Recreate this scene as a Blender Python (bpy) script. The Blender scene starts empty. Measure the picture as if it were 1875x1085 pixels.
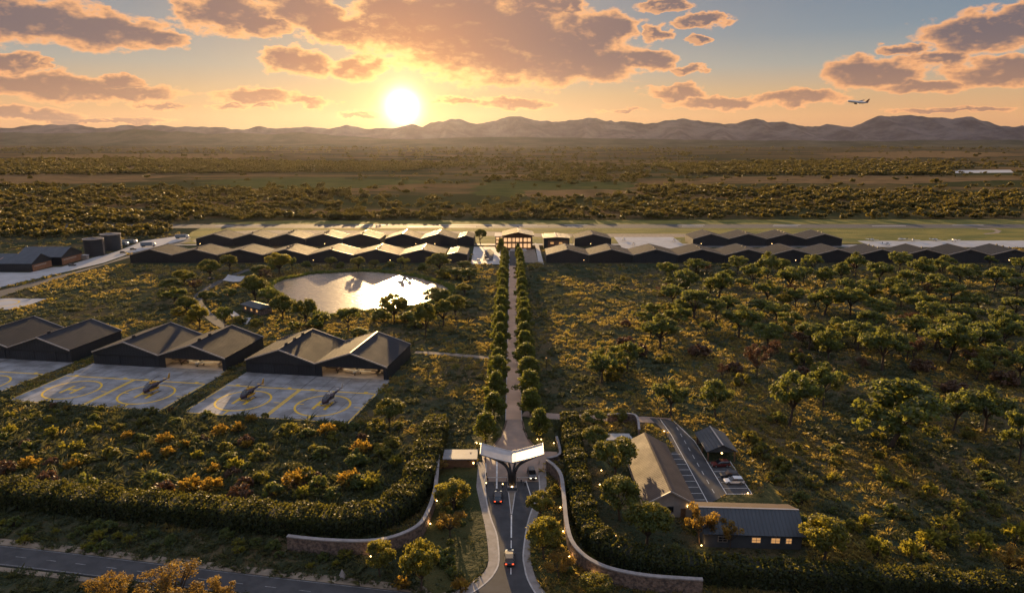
import bpy, bmesh, math, random
import numpy as np
from mathutils import Vector, Matrix
from mathutils.geometry import tessellate_polygon
R = math.radians
SC = bpy.context.scene
COL = SC.collection
rng = np.random.default_rng(7)
random.seed(5)

# ------------------------------------------------------------------ camera
CAMZ, PITCH, FOC = 80.0, R(12.95), 1250.0
cam = bpy.data.cameras.new('camera')
cam.sensor_width = 36.0; cam.lens = 36.0 * FOC / 1875.0
cam.clip_start = 1.0; cam.clip_end = 60000.0
camo = bpy.data.objects.new('camera', cam); COL.objects.link(camo)
camo.location = (0, 0, CAMZ); camo.rotation_euler = (math.pi / 2 - PITCH, 0, 0)
SC.camera = camo

def ray(px, py):
    a, b = px - 937.5, 542.5 - py
    return Vector((a, FOC * math.cos(PITCH) + b * math.sin(PITCH), -FOC * math.sin(PITCH) + b * math.cos(PITCH)))
def G(px, py, z=0.0):
    """the ground point (height z) that the photograph shows at this pixel"""
    d = ray(px, py); t = (CAMZ - z) / -d.z
    return Vector((d.x * t, d.y * t, z))
def at_y(px, py, Y):
    d = ray(px, py); t = Y / d.y
    return Vector((d.x * t, Y, CAMZ + d.z * t))
def azel(px, py):
    d = ray(px, py).normalized()
    return math.atan2(d.x, d.y), math.asin(d.z)

# ------------------------------------------------------------------ sun, sky
SUN_EL, SUN_AZ = R(7.0), R(-9.3)            # azimuth measured from +Y towards +X
SUN_STRENGTH = 5.0
sun = bpy.data.lights.new('sun', 'SUN'); sun.energy = SUN_STRENGTH; sun.angle = R(0.6)
sun.color = (1.0, 0.64, 0.28)
suno = bpy.data.objects.new('sun', sun); COL.objects.link(suno)
sdir = Vector((math.sin(SUN_AZ) * math.cos(SUN_EL), math.cos(SUN_AZ) * math.cos(SUN_EL), math.sin(SUN_EL)))
suno.rotation_euler = sdir.to_track_quat('Z', 'Y').to_euler()
suno.location = (0, 0, 300)
SC.view_settings.view_transform = 'Standard'; SC.view_settings.look = 'None'
SC.view_settings.exposure = 0.75; SC.view_settings.gamma = 1.0
SC.cycles.use_denoising = True
SC.cycles.max_bounces = 6; SC.cycles.diffuse_bounces = 2; SC.cycles.glossy_bounces = 2
SC.cycles.transmission_bounces = 4; SC.cycles.volume_bounces = 0; SC.cycles.transparent_max_bounces = 8
SC.cycles.caustics_reflective = False; SC.cycles.caustics_refractive = False

class N:
    """small helper to write node graphs as expressions"""
    def __init__(s, nt): s.nt = nt
    def new(s, t, **kw):
        n = s.nt.nodes.new(t)
        for k, v in kw.items(): setattr(n, k, v)
        return n
    def put(s, sock, v):
        if v is None: return
        if isinstance(v, bpy.types.NodeSocket): s.nt.links.new(v, sock)
        else: sock.default_value = v
    def m(s, op, a, b=None, c=None, clamp=False):
        n = s.new('ShaderNodeMath', operation=op, use_clamp=clamp)
        for i, v in enumerate((a, b, c)): s.put(n.inputs[i], v)
        return n.outputs[0]
    def v(s, op, a, b=None, out=0, scale=None):
        n = s.new('ShaderNodeVectorMath', operation=op)
        s.put(n.inputs[0], a); s.put(n.inputs[1], b)
        if scale is not None: s.put(n.inputs['Scale'], scale)
        return n.outputs[out]
    def mix(s, f, a, b, blend='MIX'):
        n = s.new('ShaderNodeMix', data_type='RGBA', blend_type=blend)
        s.put(n.inputs[0], f)
        for i, v in ((6, a), (7, b)):
            if isinstance(v, (tuple, list)) and len(v) == 3: v = (*v, 1)
            s.put(n.inputs[i], v)
        return n.outputs[2]
    def ramp(s, f, stops, interp='LINEAR'):
        n = s.new('ShaderNodeValToRGB'); cr = n.color_ramp; cr.interpolation = interp
        while len(cr.elements) < len(stops): cr.elements.new(0.5)
        for e, (p, c) in zip(cr.elements, stops):
            e.position = p; e.color = (*c, 1) if len(c) == 3 else c
        s.put(n.inputs[0], f); return n.outputs[0]
    def noise(s, vec, scale, detail=4, rough=0.55, color=False, dist=0.0):
        n = s.new('ShaderNodeTexNoise'); s.put(n.inputs['Vector'], vec)
        n.inputs['Scale'].default_value = scale; n.inputs['Detail'].default_value = detail
        n.inputs['Roughness'].default_value = rough; n.inputs['Distortion'].default_value = dist
        return n.outputs[1 if color else 0]
    def step(s, x, a, b):
        n = s.new('ShaderNodeMapRange', interpolation_type='SMOOTHSTEP')
        s.put(n.inputs[0], x); n.inputs[1].default_value = a; n.inputs[2].default_value = b
        return n.outputs[0]

# clouds: (px, py, half width, half height, weight) read off the photograph, turned into directions in the sky
CLOUDS = [(60, 40, 130, 34), (190, 55, 110, 32), (300, 70, 60, 20), (415, 22, 75, 40), (480, 48, 50, 20), (560, 25, 80, 34),
 (620, 55, 80, 30), (28, 116, 34, 17), (80, 116, 22, 9), (95, 158, 120, 22), (230, 172, 110, 14), (215, 148, 40, 14), (470, 178, 85, 17),
 (570, 184, 50, 10), (430, 197, 34, 8), (488, 201, 26, 6), (550, 112, 60, 24), (655, 122, 52, 25), (720, 40, 90, 62), (850, 50, 200, 90), (930, 75, 220, 78),
 (960, 95, 190, 62), (1050, 110, 150, 44), (1100, 55, 70, 40), (1180, 112, 60, 22), (940, 190, 70, 11), (838, 182, 48, 9), (1235, 166, 64, 14), (1315, 186, 80, 15),
 (1465, 178, 92, 14), (1605, 134, 82, 25), (1675, 158, 64, 13), (1800, 60, 95, 30), (1870, 40, 60, 30), (1830, 132, 85, 23),
 (1720, 106, 48, 14), (1645, 90, 40, 12), (50, 208, 90, 13), (180, 222, 120, 6), (1275, 75, 28, 9), (1250, 130, 28, 9), (1040, 10, 40, 16),
 (1290, 38, 50, 14), (1200, 60, 30, 16), (1760, 200, 95, 6), (1140, 205, 40, 6), (660, 210, 40, 6), (300, 195, 40, 6), (1210, 15, 60, 10), (980, 12, 60, 20)]
SX, SY = 737, 195
world = bpy.data.worlds.new('World'); SC.world = world; world.use_nodes = True
def build_world():
    nt = world.node_tree; nt.nodes.clear(); w = N(nt)
    d = w.new('ShaderNodeTexCoord').outputs['Generated']
    sp = w.new('ShaderNodeSeparateXYZ'); w.put(sp.inputs[0], d)
    x, y, z = sp.outputs
    az = w.m('ARCTAN2', x, y); el = w.m('ARCSINE', z)
    S = ray(SX, SY).normalized()
    ang = w.m('ARCCOSINE', w.m('MINIMUM', w.v('DOT_PRODUCT', d, tuple(S), out=1), 0.999999))
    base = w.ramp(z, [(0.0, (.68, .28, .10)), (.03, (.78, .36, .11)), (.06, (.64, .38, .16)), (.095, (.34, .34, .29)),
                      (.135, (.155, .235, .29)), (.185, (.085, .17, .26)), (.30, (.34, .42, .54)), (.5, (.56, .72, .96)), (1.0, (.56, .72, .96))])  # upper stops, out of view, brightened as added fill for the shade
    warm = w.m('EXPONENT', w.m('MULTIPLY', ang, -3.6))
    base = w.mix(w.m('MULTIPLY', warm, .60), base, (.98, .57, .19))
    base = w.mix(1.0, base, (.84, .87, .93), 'MULTIPLY')
    g1 = w.m('EXPONENT', w.m('MULTIPLY', ang, -13.0))
    # clouds
    cb = w.new('ShaderNodeCombineXYZ'); w.put(cb.inputs[0], az); w.put(cb.inputs[1], el)
    ae = cb.outputs[0]
    st = w.v('MULTIPLY', ae, (1.0, 2.1, 1.0))
    wn = w.v('SUBTRACT', w.noise(st, 22, 5, .6, color=True), (.5, .5, .5))
    p = w.v('ADD', ae, w.v('MULTIPLY', wn, (.085, .03, 0)))
    sv = (azel(SX, SY)[0], azel(SX, SY)[1], 0)
    tos = w.v('SCALE', w.v('NORMALIZE', w.v('SUBTRACT', sv, ae)), scale=.0085)
    off = w.m('GREATER_THAN', el, R(12.5))
    def density(q, det):
        s_ = w.v('MULTIPLY', q, (1.0, 1.9, 1.0))
        wn = w.v('SUBTRACT', w.noise(s_, 20, 4, .6, color=True), (.5, .5, .5))
        p = w.v('ADD', q, w.v('MULTIPLY', wn, (.085, .034, 0)))
        D = None
        for c in CLOUDS:
            a0, e0 = azel(c[0], c[1]); rw, rh = c[2] / FOC, c[3] / FOC
            ln = w.v('LENGTH', w.v('MULTIPLY', w.v('SUBTRACT', p, (a0, e0, 0)), (1 / rw, 1 / rh, 0)), out=1)
            D = ln if D is None else w.m('MINIMUM', D, ln)
        D = w.m('SUBTRACT', 1.0, D)
        if det > 4: D = w.mix(off, D, w.m('MULTIPLY', w.m('SUBTRACT', w.noise(ae, 5, 3), .52), 3.0))
        f1 = w.m('ADD', w.m('MULTIPLY', w.noise(s_, 26, det, .56), .75), w.m('MULTIPLY', w.noise(s_, 90, 4, .6), .25))
        return w.m('MULTIPLY_ADD', w.m('SUBTRACT', f1, .5), 1.35, D)
    dens = density(ae, 7)
    dens2 = density(w.v('ADD', ae, tos), 4)
    mask = w.step(dens, -.05, .22)
    thick = w.step(dens, .03, .52)
    lit = w.step(w.m('SUBTRACT', dens, dens2), .06, .60)
    near = w.m('EXPONENT', w.m('MULTIPLY', ang, -8.0))
    rim = w.mix(near, (1.0, .43, .13), (1.9, 1.0, .26))
    body = w.mix(w.step(el, R(2.0), R(7.5)), (.34, .155, .075), (.115, .074, .082))
    body = w.mix(near, body, (.85, .27, .03))
    ccol = w.mix(thick, rim, body)
    ccol = w.mix(w.m('MULTIPLY', lit, .78), ccol, w.mix(.35, rim, body))
    up = w.step(el, R(7), R(13)); ccol = w.mix(w.m('MULTIPLY', up, .15), ccol, (.2, .16, .17))
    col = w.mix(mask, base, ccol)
    # light of the low sun in the air, then its disc
    clear = w.m('SUBTRACT', 1.0, w.m('MULTIPLY', thick, .72))
    gl = w.mix(1.0, col, w.v('SCALE', (1.0, .48, .09), scale=w.m('MULTIPLY', w.m('MULTIPLY', g1, .42), clear)), 'ADD')
    g2 = w.m('EXPONENT', w.m('MULTIPLY', ang, -30.0))
    gl = w.mix(1.0, gl, w.v('SCALE', (1.0, .62, .20), scale=w.m('MULTIPLY', w.m('MULTIPLY', g2, .7), clear)), 'ADD')
    g3 = w.m('EXPONENT', w.m('MULTIPLY', w.m('POWER', w.m('DIVIDE', ang, .0125), 1.35), -1.0))
    gl = w.mix(1.0, gl, w.v('SCALE', (1.0, .86, .58), scale=w.m('MULTIPLY', g3, 9.0)), 'ADD')
    below = w.step(z, -.02, -.2)
    gl = w.mix(below, gl, (.05, .04, .03))
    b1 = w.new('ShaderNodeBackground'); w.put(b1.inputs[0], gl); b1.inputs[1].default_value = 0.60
    sk = w.new('ShaderNodeTexSky', sky_type='NISHITA', sun_disc=False)
    sk.sun_elevation = SUN_EL; sk.sun_rotation = SUN_AZ; sk.altitude = 80; sk.dust_density = 2.0
    b2 = w.new('ShaderNodeBackground'); w.put(b2.inputs[0], w.v('MINIMUM', sk.outputs[0], (.9, .9, .9))); b2.inputs[1].default_value = 0.05
    ad = w.new('ShaderNodeAddShader'); nt.links.new(b1.outputs[0], ad.inputs[0]); nt.links.new(b2.outputs[0], ad.inputs[1])
    o = w.new('ShaderNodeOutputWorld'); nt.links.new(ad.outputs[0], o.inputs[0])
build_world()
world.cycles.sampling_method = 'MANUAL'; world.cycles.sample_map_resolution = 512

# ------------------------------------------------------------------ helpers: objects
def tag(o, label=None, cat=None, group=None, kind=None):
    if label: o['label'] = label
    if cat: o['category'] = cat
    if group: o['group'] = group
    if kind: o['kind'] = kind
    return o
def link(o, parent=None):
    COL.objects.link(o)
    if parent is not None: o.parent = parent
    return o
def empty(name, loc, rz=0.0, label=None, cat=None, group=None):
    o = bpy.data.objects.new(name, None); COL.objects.link(o)
    o.location = loc; o.rotation_euler = (0, 0, rz); o.empty_display_size = .5
    return tag(o, label, cat, group)
KIDS = {}
def copy_thing(root, loc, rz=0.0, scale=None, label=None, group=None):
    r = root.copy(); COL.objects.link(r); r.location = loc; r.rotation_euler = (0, 0, rz)
    if scale is not None: r.scale = scale
    if label: r['label'] = label
    if group: r['group'] = group
    for ch in KIDS[root.name]:
        c = ch.copy(); COL.objects.link(c); c.parent = r
        for g in KIDS.get(ch.name, ()):
            q = g.copy(); COL.objects.link(q); q.parent = c
    return r
def remember(root):
    ks = [o for o in COL.objects if o.parent == root]; KIDS[root.name] = ks
    for k in ks:
        g = [o for o in COL.objects if o.parent == k]
        if g: KIDS[k.name] = g

class MB:
    def __init__(s): s.v = []; s.f = []
    def add(s, vs, fs):
        n = len(s.v); s.v += [tuple(v) for v in vs]; s.f += [tuple(i + n for i in f) for f in fs]; return s
    def box(s, c, d, rz=0.0, taper=1.0):
        x, y, z = d[0] / 2, d[1] / 2, d[2] / 2; cs, sn = math.cos(rz), math.sin(rz); vs = []
        for k, t in ((-1, 1.0), (1, taper)):
            for i, j in ((-1, -1), (1, -1), (1, 1), (-1, 1)):
                a, b = i * x * t, j * y * t
                vs.append((c[0] + a * cs - b * sn, c[1] + a * sn + b * cs, c[2] + k * z))
        return s.add(vs, [(3, 2, 1, 0), (4, 5, 6, 7), (0, 1, 5, 4), (1, 2, 6, 5), (2, 3, 7, 6), (3, 0, 4, 7)])
    def tube(s, pts, rad, n=6):
        pts = [Vector(p) for p in pts]; vs = []; fs = []
        for i, p in enumerate(pts):
            t = (pts[min(i + 1, len(pts) - 1)] - pts[max(i - 1, 0)]).normalized()
            a = t.orthogonal().normalized() if abs(t.z) > .9 else t.cross(Vector((0, 0, 1))).normalized()
            b = t.cross(a); r = rad[i] if isinstance(rad, (list, tuple)) else rad
            for k in range(n):
                an = 2 * math.pi * k / n; vs.append(p + (a * math.cos(an) + b * math.sin(an)) * r)
        for i in range(len(pts) - 1):
            for k in range(n):
                q = (k + 1) % n; fs.append((i * n + k, i * n + q, (i + 1) * n + q, (i + 1) * n + k))
        fs.append(tuple(range(n - 1, -1, -1))); fs.append(tuple((len(pts) - 1) * n + k for k in range(n)))
        return s.add(vs, fs)
    def loft(s, rings):
        n = len(rings[0]); vs = [p for r in rings for p in r]; fs = []
        for i in range(len(rings) - 1):
            for k in range(n):
                q = (k + 1) % n; fs.append((i * n + k, i * n + q, (i + 1) * n + q, (i + 1) * n + k))
        fs.append(tuple(range(n - 1, -1, -1))); fs.append(tuple((len(rings) - 1) * n + k for k in range(n)))
        return s.add(vs, fs)
    def prism(s, poly, z0, z1):
        """closed solid over a plan outline (x, y), any shape"""
        poly = [(p[0], p[1]) for p in poly]
        ar = sum(poly[i][0] * poly[(i + 1) % len(poly)][1] - poly[(i + 1) % len(poly)][0] * poly[i][1] for i in range(len(poly)))
        if ar < 0: poly = poly[::-1]
        n = len(poly); vs = [(x, y, z0) for x, y in poly] + [(x, y, z1) for x, y in poly]
        tr = tessellate_polygon([[Vector((x, y, 0)) for x, y in poly]])
        fs = []
        for t in tr:
            a, b, c = [Vector((*poly[i], 0)) for i in t]
            t = t if (b - a).cross(c - a).z > 0 else t[::-1]
            fs.append(tuple(i + n for i in t)); fs.append(tuple(t[::-1]))
        fs += [(i, (i + 1) % n, n + (i + 1) % n, n + i) for i in range(n)]
        return s.add(vs, fs)
    def extr(s, prof, y0, y1):
        """profile in x-z extruded along y"""
        n = len(prof); vs = [(x, y0, z) for x, z in prof] + [(x, y1, z) for x, z in prof]
        return s.add(vs, [tuple(range(n)), tuple(range(2 * n - 1, n - 1, -1))] + [(i, n + i, n + (i + 1) % n, (i + 1) % n) for i in range(n)])
    def band(s, pts, width, z0, z1, off=0.0):
        """solid strip along a plan polyline"""
        L, Rr = offset(pts, width / 2 + off), offset(pts, -width / 2 + off)
        vs = []; n = len(pts)
        for l, r in zip(L, Rr): vs += [(l[0], l[1], z0), (r[0], r[1], z0), (r[0], r[1], z1), (l[0], l[1], z1)]
        fs = [(3, 2, 1, 0), tuple(4 * (n - 1) + k for k in range(4))]
        for i in range(n - 1):
            for k in range(4):
                q = (k + 1) % 4; fs.append((4 * i + k, 4 * i + q, 4 * i + 4 + q, 4 * i + 4 + k))
        return s.add(vs, fs)
    def build(s, name, mat, parent=None, smooth=False):
        me = bpy.data.meshes.new(name); me.from_pydata(s.v, [], s.f); me.update()
        bm = bmesh.new(); bm.from_mesh(me); bmesh.ops.recalc_face_normals(bm, faces=bm.faces); bm.to_mesh(me); bm.free()
        if smooth: me.polygons.foreach_set('use_smooth', [True] * len(me.polygons))
        me.materials.append(mat)
        return link(bpy.data.objects.new(name, me), parent)
def offset(pts, d):
    out = []
    for i, p in enumerate(pts):
        a, b = pts[max(i - 1, 0)], pts[min(i + 1, len(pts) - 1)]
        t = Vector((b[0] - a[0], b[1] - a[1])).normalized(); out.append((p[0] - t.y * d, p[1] + t.x * d))
    return out
def smooth_path(pts, step=2.0, closed=False):
    """Catmull-Rom through the points, resampled"""
    P = [Vector((p[0], p[1])) for p in pts]; n = len(P); out = []
    for i in range(n if closed else n - 1):
        g = (lambda k: P[k % n]) if closed else (lambda k: P[min(max(k, 0), n - 1)])
        a, b, c, d = g(i - 1), g(i), g(i + 1), g(i + 2)
        m = max(2, int((c - b).length / step))
        for k in range(m):
            t = k / m
            out.append(tuple(.5 * ((2 * b) + (c - a) * t + (2 * a - 5 * b + 4 * c - d) * t * t + (3 * b - a - 3 * c + d) * t ** 3)))
    if not closed: out.append(tuple(P[-1]))
    return out
def GP(pxs, z=0): return [tuple(G(*p, z)[:2]) for p in pxs]

def quad_mesh(name, V, mat, parent=None, tint=None, obj=True):
    """V: (n,4,3) loose leaf faces"""
    n = len(V); me = bpy.data.meshes.new(name)
    me.vertices.add(4 * n); me.vertices.foreach_set('co', np.ascontiguousarray(V, dtype=np.float32).ravel())
    me.loops.add(4 * n); me.loops.foreach_set('vertex_index', np.arange(4 * n, dtype=np.int32))
    me.polygons.add(n); me.polygons.foreach_set('loop_start', np.arange(0, 4 * n, 4, dtype=np.int32))
    if tint is not None:
        a = me.attributes.new('tint', 'FLOAT', 'FACE'); a.data.foreach_set('value', np.asarray(tint, dtype=np.float32))
    me.update(calc_edges=True); me.validate()
    me.materials.append(mat)
    o = bpy.data.objects.new(name, me)
    return link(o, parent) if obj else o
def unit(v): return v / np.maximum(np.linalg.norm(v, axis=-1, keepdims=True), 1e-9)
def leaf_quads(C, nrm, size, aspect=1.0, r=rng):
    n = len(C); nrm = unit(nrm); t = unit(np.cross(nrm, r.normal(size=(n, 3)))); b = np.cross(nrm, t)
    s = np.broadcast_to(size, (n,))[:, None] * .5; a = aspect
    k = r.uniform(.55, 1.0, (n, 1))
    return np.stack([C - t * s - b * s * a * k, C + t * s * k - b * s * a, C + t * s + b * s * a * k, C - t * s * k + b * s * a], axis=1)

# ------------------------------------------------------------------ helpers: materials
def new_mat(name):
    m = bpy.data.materials.new(name); m.use_nodes = True; m.node_tree.nodes.clear(); return m, N(m.node_tree)
def finish(m, w, sh):
    o = w.new('ShaderNodeOutputMaterial'); m.node_tree.links.new(sh, o.inputs[0]); return m
def bsdf(w, col, rough=.6, metal=0.0, normal=None, spec=.4):
    b = w.new('ShaderNodeBsdfPrincipled')
    w.put(b.inputs['Base Color'], (*col, 1) if isinstance(col, tuple) and len(col) == 3 else col)
    w.put(b.inputs['Roughness'], rough); b.inputs['Metallic'].default_value = metal
    b.inputs['Specular IOR Level'].default_value = spec
    if normal is not None: w.put(b.inputs['Normal'], normal)
    return b.outputs[0]
def bump(w, h, strength=.5, dist=.05):
    b = w.new('ShaderNodeBump'); b.inputs['Strength'].default_value = strength; b.inputs['Distance'].default_value = dist
    w.put(b.inputs['Height'], h); return b.outputs[0]
def simple(name, c1, c2=None, scale=.5, rough=.6, metal=0.0, bumps=None, spec=.4, geo=False, contrast=(.35, .65)):
    m, w = new_mat(name)
    co = w.new('ShaderNodeNewGeometry').outputs['Position'] if geo else w.new('ShaderNodeTexCoord').outputs['Object']
    f = w.noise(co, scale, 5, .6); nr = None
    if bumps: nr = bump(w, w.noise(co, bumps[0], 4, .6), bumps[1], bumps[2])
    return finish(m, w, bsdf(w, w.mix(w.step(f, *contrast), c1, c2 or tuple(k * .7 for k in c1)), rough, metal, nr, spec))
def ribbed(name, c1, c2, axis, pitch, rough, metal, dist=.06, spec=.4):
    m, w = new_mat(name); co = w.new('ShaderNodeTexCoord').outputs['Object']
    wv = w.new('ShaderNodeTexWave', wave_type='BANDS', bands_direction=axis, wave_profile='SIN')
    w.put(wv.inputs['Vector'], co); wv.inputs['Scale'].default_value = 6.2832 / (20 * pitch) ; wv.inputs['Distortion'].default_value = 0
    rib = w.step(wv.outputs[1], .82, .98)
    f = w.noise(co, .22, 5, .65)
    c = w.mix(w.step(f, .3, .7), c1, c2); c = w.mix(w.m('MULTIPLY', rib, .35), c, tuple(k * .5 for k in c1))
    oi = w.new('ShaderNodeObjectInfo').outputs['Random']
    c = w.mix(1.0, c, w.v('SCALE', (1, 1, 1), scale=w.m('MULTIPLY_ADD', oi, .5, .75)), 'MULTIPLY')
    rg = w.m('MULTIPLY_ADD', f, .25, rough - .12)
    return finish(m, w, bsdf(w, c, rg, metal, bump(w, rib, .8, dist), spec))
def glow(name, col, strength):
    m, w = new_mat(name); e = w.new('ShaderNodeEmission'); e.inputs[0].default_value = (*col, 1); e.inputs[1].default_value = strength
    return finish(m, w, e.outputs[0])
def leaf_mat(name, dark, light, trans, tw=.45):
    m, w = new_mat(name)
    at = w.new('ShaderNodeAttribute', attribute_name='tint').outputs['Fac']
    oi = w.new('ShaderNodeObjectInfo').outputs['Random']
    c = w.mix(at, dark, light)
    c = w.mix(w.m('MULTIPLY', oi, .5), c, tuple(k * .62 for k in light))
    tc = w.mix(at, tuple(k * .55 for k in trans), trans)
    d = bsdf(w, c, .55, spec=.25)
    t = w.new('ShaderNodeBsdfTranslucent'); w.put(t.inputs[0], tc)
    mx = w.new('ShaderNodeMixShader'); mx.inputs[0].default_value = tw
    m.node_tree.links.new(d, mx.inputs[1]); m.node_tree.links.new(t.outputs[0], mx.inputs[2])
    return finish(m, w, mx.outputs[0])

M = {}
M['asphalt'] = simple('asphalt', (.047, .046, .048), (.03, .03, .032), .35, .8, bumps=(6, .3, .02), geo=True)
M['avenue'] = simple('avenue_surface', (.50, .30, .18), (.40, .245, .15), .18, .62, bumps=(5, .3, .02), geo=True)
M['plaza'] = simple('plaza_surface', (.28, .185, .13), (.21, .145, .105), .3, .6, bumps=(5, .3, .02), geo=True)
M['concrete'] = simple('concrete', (.25, .25, .255), (.13, .127, .125), .16, .6, bumps=(2, .15, .02), geo=True)
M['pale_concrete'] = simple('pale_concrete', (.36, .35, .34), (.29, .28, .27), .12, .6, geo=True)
M['kerb'] = simple('kerb_stone', (.42, .39, .36), (.32, .3, .28), .8, .7, geo=True)
M['pave'] = simple('pavement_stone', (.24, .21, .19), (.17, .15, .135), .6, .7, geo=True)
M['gravel'] = simple('gravel', (.22, .17, .12), (.14, .11, .08), .4, .9, bumps=(3, .6, .06), geo=True)
M['white_paint'] = simple('white_paint', (.62, .6, .57), (.45, .43, .4), 1.5, .6, geo=True)
M['yellow_paint'] = simple('yellow_paint', (.70, .42, .01), (.52, .31, .01), 1.2, .6, geo=True)
M['wall'] = ribbed('charcoal_cladding', (.018, .022, .028), (.013, .016, .02), 'X', 1.2, .5, .0)
M['wall_y'] = ribbed('charcoal_cladding_plain', (.018, .022, .028), (.012, .015, .02), 'Y', 1.2, .5, .0)
M['roof'] = ribbed('standing_seam_roof', (.017, .0195, .025), (.015, .017, .021), 'Y', 1.0, .7, .0, .08, .12)
M['blue_roof'] = ribbed('blue_grey_roof', (.035, .045, .058), (.028, .035, .046), 'X', 1.0, .45, .3, .08)
M['trim'] = simple('pale_metal_trim', (.42, .36, .31), (.34, .3, .26), .4, .4, .3)
M['door'] = ribbed('sliding_door', (.022, .026, .032), (.016, .019, .024), 'X', 1.0, .45, .1)
M['inner'] = simple('interior_lining', (.45, .38, .3), (.4, .33, .26), .3, .7)
M['stone'] = simple('rough_stone', (.19, .135, .105), (.06, .045, .04), 1.5, .85, bumps=(1.8, 1.0, .35))
M['coping'] = simple('coping_stone', (.25, .225, .215), (.17, .155, .15), .8, .6)
M['house_wall'] = simple('rendered_wall', (.28, .24, .21), (.22, .19, .165), .5, .8)
M['brown_roof'] = ribbed('brown_sheet_roof', (.085, .06, .045), (.062, .046, .036), 'Y', .7, .65, .0, .1, .15)
M['dark_roof'] = ribbed('slate_grey_roof', (.035, .042, .05), (.028, .034, .04), 'X', .8, .5, .1, .08)
M['slate_wall'] = simple('slate_grey_wall', (.055, .06, .064), (.042, .046, .05), .6, .8)
M['timber'] = simple('brown_timber', (.16, .085, .045), (.11, .06, .032), 1.0, .6)
M['lit_gable'] = simple('lit_gable_red', (.30, .14, .07), (.22, .1, .05), .8, .8)  # red-brown of the lit gable ends, warm light put into the base colour
M['dark_metal'] = simple('dark_metal', (.035, .035, .038), None, .8, .4, .6)
M['canopy'] = simple('canopy_metal', (.36, .34, .33), (.30, .285, .275), .5, .42, .2)
M['steel'] = simple('white_steel', (.6, .58, .55), None, .8, .4, .2)
M['tank'] = ribbed('tank_steel', (.05, .055, .062), (.04, .044, .05), 'Z', 2.0, .5, .4)
M['glass'] = simple('dark_glass', (.012, .014, .018), (.01, .011, .014), .3, .06, 0, spec=.8)
M['rubber'] = simple('tyre_rubber', (.012, .012, .012), None, 2, .8)
M['rim'] = simple('alloy', (.4, .4, .4), None, 2, .35, .8)
M['red_lamp'] = glow('tail_lamp', (1, .08, .02), 2.0)
M['white_lamp'] = glow('head_lamp', (1, .85, .6), 2.5)
M['lamp'] = glow('warm_lamp', (1.0, .58, .2), 9.0)
M['hangar_lamp'] = glow('hangar_strip_lamp', (1.0, .68, .36), 5.0)
M['lit_window'] = glow('lit_window', (1.0, .50, .18), .36)
M['facade_window'] = glow('lit_facade', (1.0, .55, .26), .62)
M['bark'] = simple('bark', (.055, .038, .026), (.035, .025, .018), 2, .9)
M['leaf_grove'] = leaf_mat('grove_leaf', (.022, .040, .016), (.070, .100, .032), (.46, .46, .075), .45)
M['leaf_avenue'] = leaf_mat('avenue_leaf', (.016, .032, .010), (.058, .085, .020), (.46, .46, .055), .45)
M['leaf_garden'] = leaf_mat('garden_leaf', (.028, .048, .012), (.085, .11, .025), (.36, .32, .05), .42)
M['leaf_dry'] = leaf_mat('dry_leaf', (.045, .036, .014), (.13, .085, .024), (.70, .44, .06), .5)
M['leaf_olive'] = leaf_mat('olive_leaf', (.022, .036, .013), (.085, .095, .024), (.58, .50, .06), .48)
M['leaf_brown'] = leaf_mat('brown_leaf', (.06, .036, .022), (.115, .07, .04), (.25, .12, .05), .35)
M['leaf_hedge'] = leaf_mat('hedge_leaf', (.007, .014, .005), (.024, .036, .011), (.34, .31, .045), .32)
M['grass'] = leaf_mat('grass_blade', (.052, .052, .022), (.135, .105, .038), (.64, .48, .11), .5)
M['grass_dark'] = leaf_mat('grass_blade_dark', (.026, .038, .021), (.052, .066, .030), (.24, .23, .07), .36)
M['far_leaf'] = leaf_mat('woodland_leaf', (.014, .022, .009), (.034, .043, .016), (.36, .28, .05), .40)
M['hedge_core'] = simple('hedge_core', (.012, .014, .006), None, 1, .9)
M['reed'] = leaf_mat('reed', (.03, .06, .015), (.08, .13, .03), (.3, .3, .05), .4)

def ground_mat():
    m, w = new_mat('ground_soil'); pos = w.new('ShaderNodeNewGeometry').outputs['Position']
    sp = w.new('ShaderNodeSeparateXYZ'); w.put(sp.inputs[0], pos); Y = sp.outputs[1]
    lo = w.noise(pos, .03, 5, .6); mid = w.noise(pos, .16, 5, .65, dist=.6); fin = w.noise(pos, .7, 4, .6)
    near = w.mix(w.step(w.m('ADD', w.m('MULTIPLY', lo, .6), w.m('MULTIPLY', mid, .5)), .48, .68), (.040, .050, .030), (.10, .075, .041))
    near = w.mix(w.m('MULTIPLY', w.step(fin, .5, .7), .5), near, (.06, .05, .022))
    st = w.v('MULTIPLY', pos, (.0016, .006, 0))
    f1 = w.noise(st, 1.0, 6, .62, dist=.5); f2 = w.noise(w.v('MULTIPLY', pos, (.006, .014, 0)), 1.0, 5, .6)
    far = w.mix(w.step(f1, .42, .60), (.052, .050, .022), (.150, .095, .044))
    far = w.mix(w.m('MULTIPLY', w.step(f2, .52, .66), .75), far, (.040, .046, .018))
    far = w.mix(w.m('MULTIPLY', w.step(Y, 1500, 3600), .75), far, w.mix(w.step(f1, .5, .56), (.045, .042, .026), (.125, .08, .042)))
    c = w.mix(w.step(Y, 640, 760), near, far)
    h = w.m('ADD', w.m('MULTIPLY', mid, 1.0), w.m('MULTIPLY', fin, .35))
    return finish(m, w, bsdf(w, c, .95, 0, bump(w, w.m('MULTIPLY', h, w.step(Y, 900, 450)), 1.0, 2.2), 0.0))
M['ground'] = ground_mat()
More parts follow.
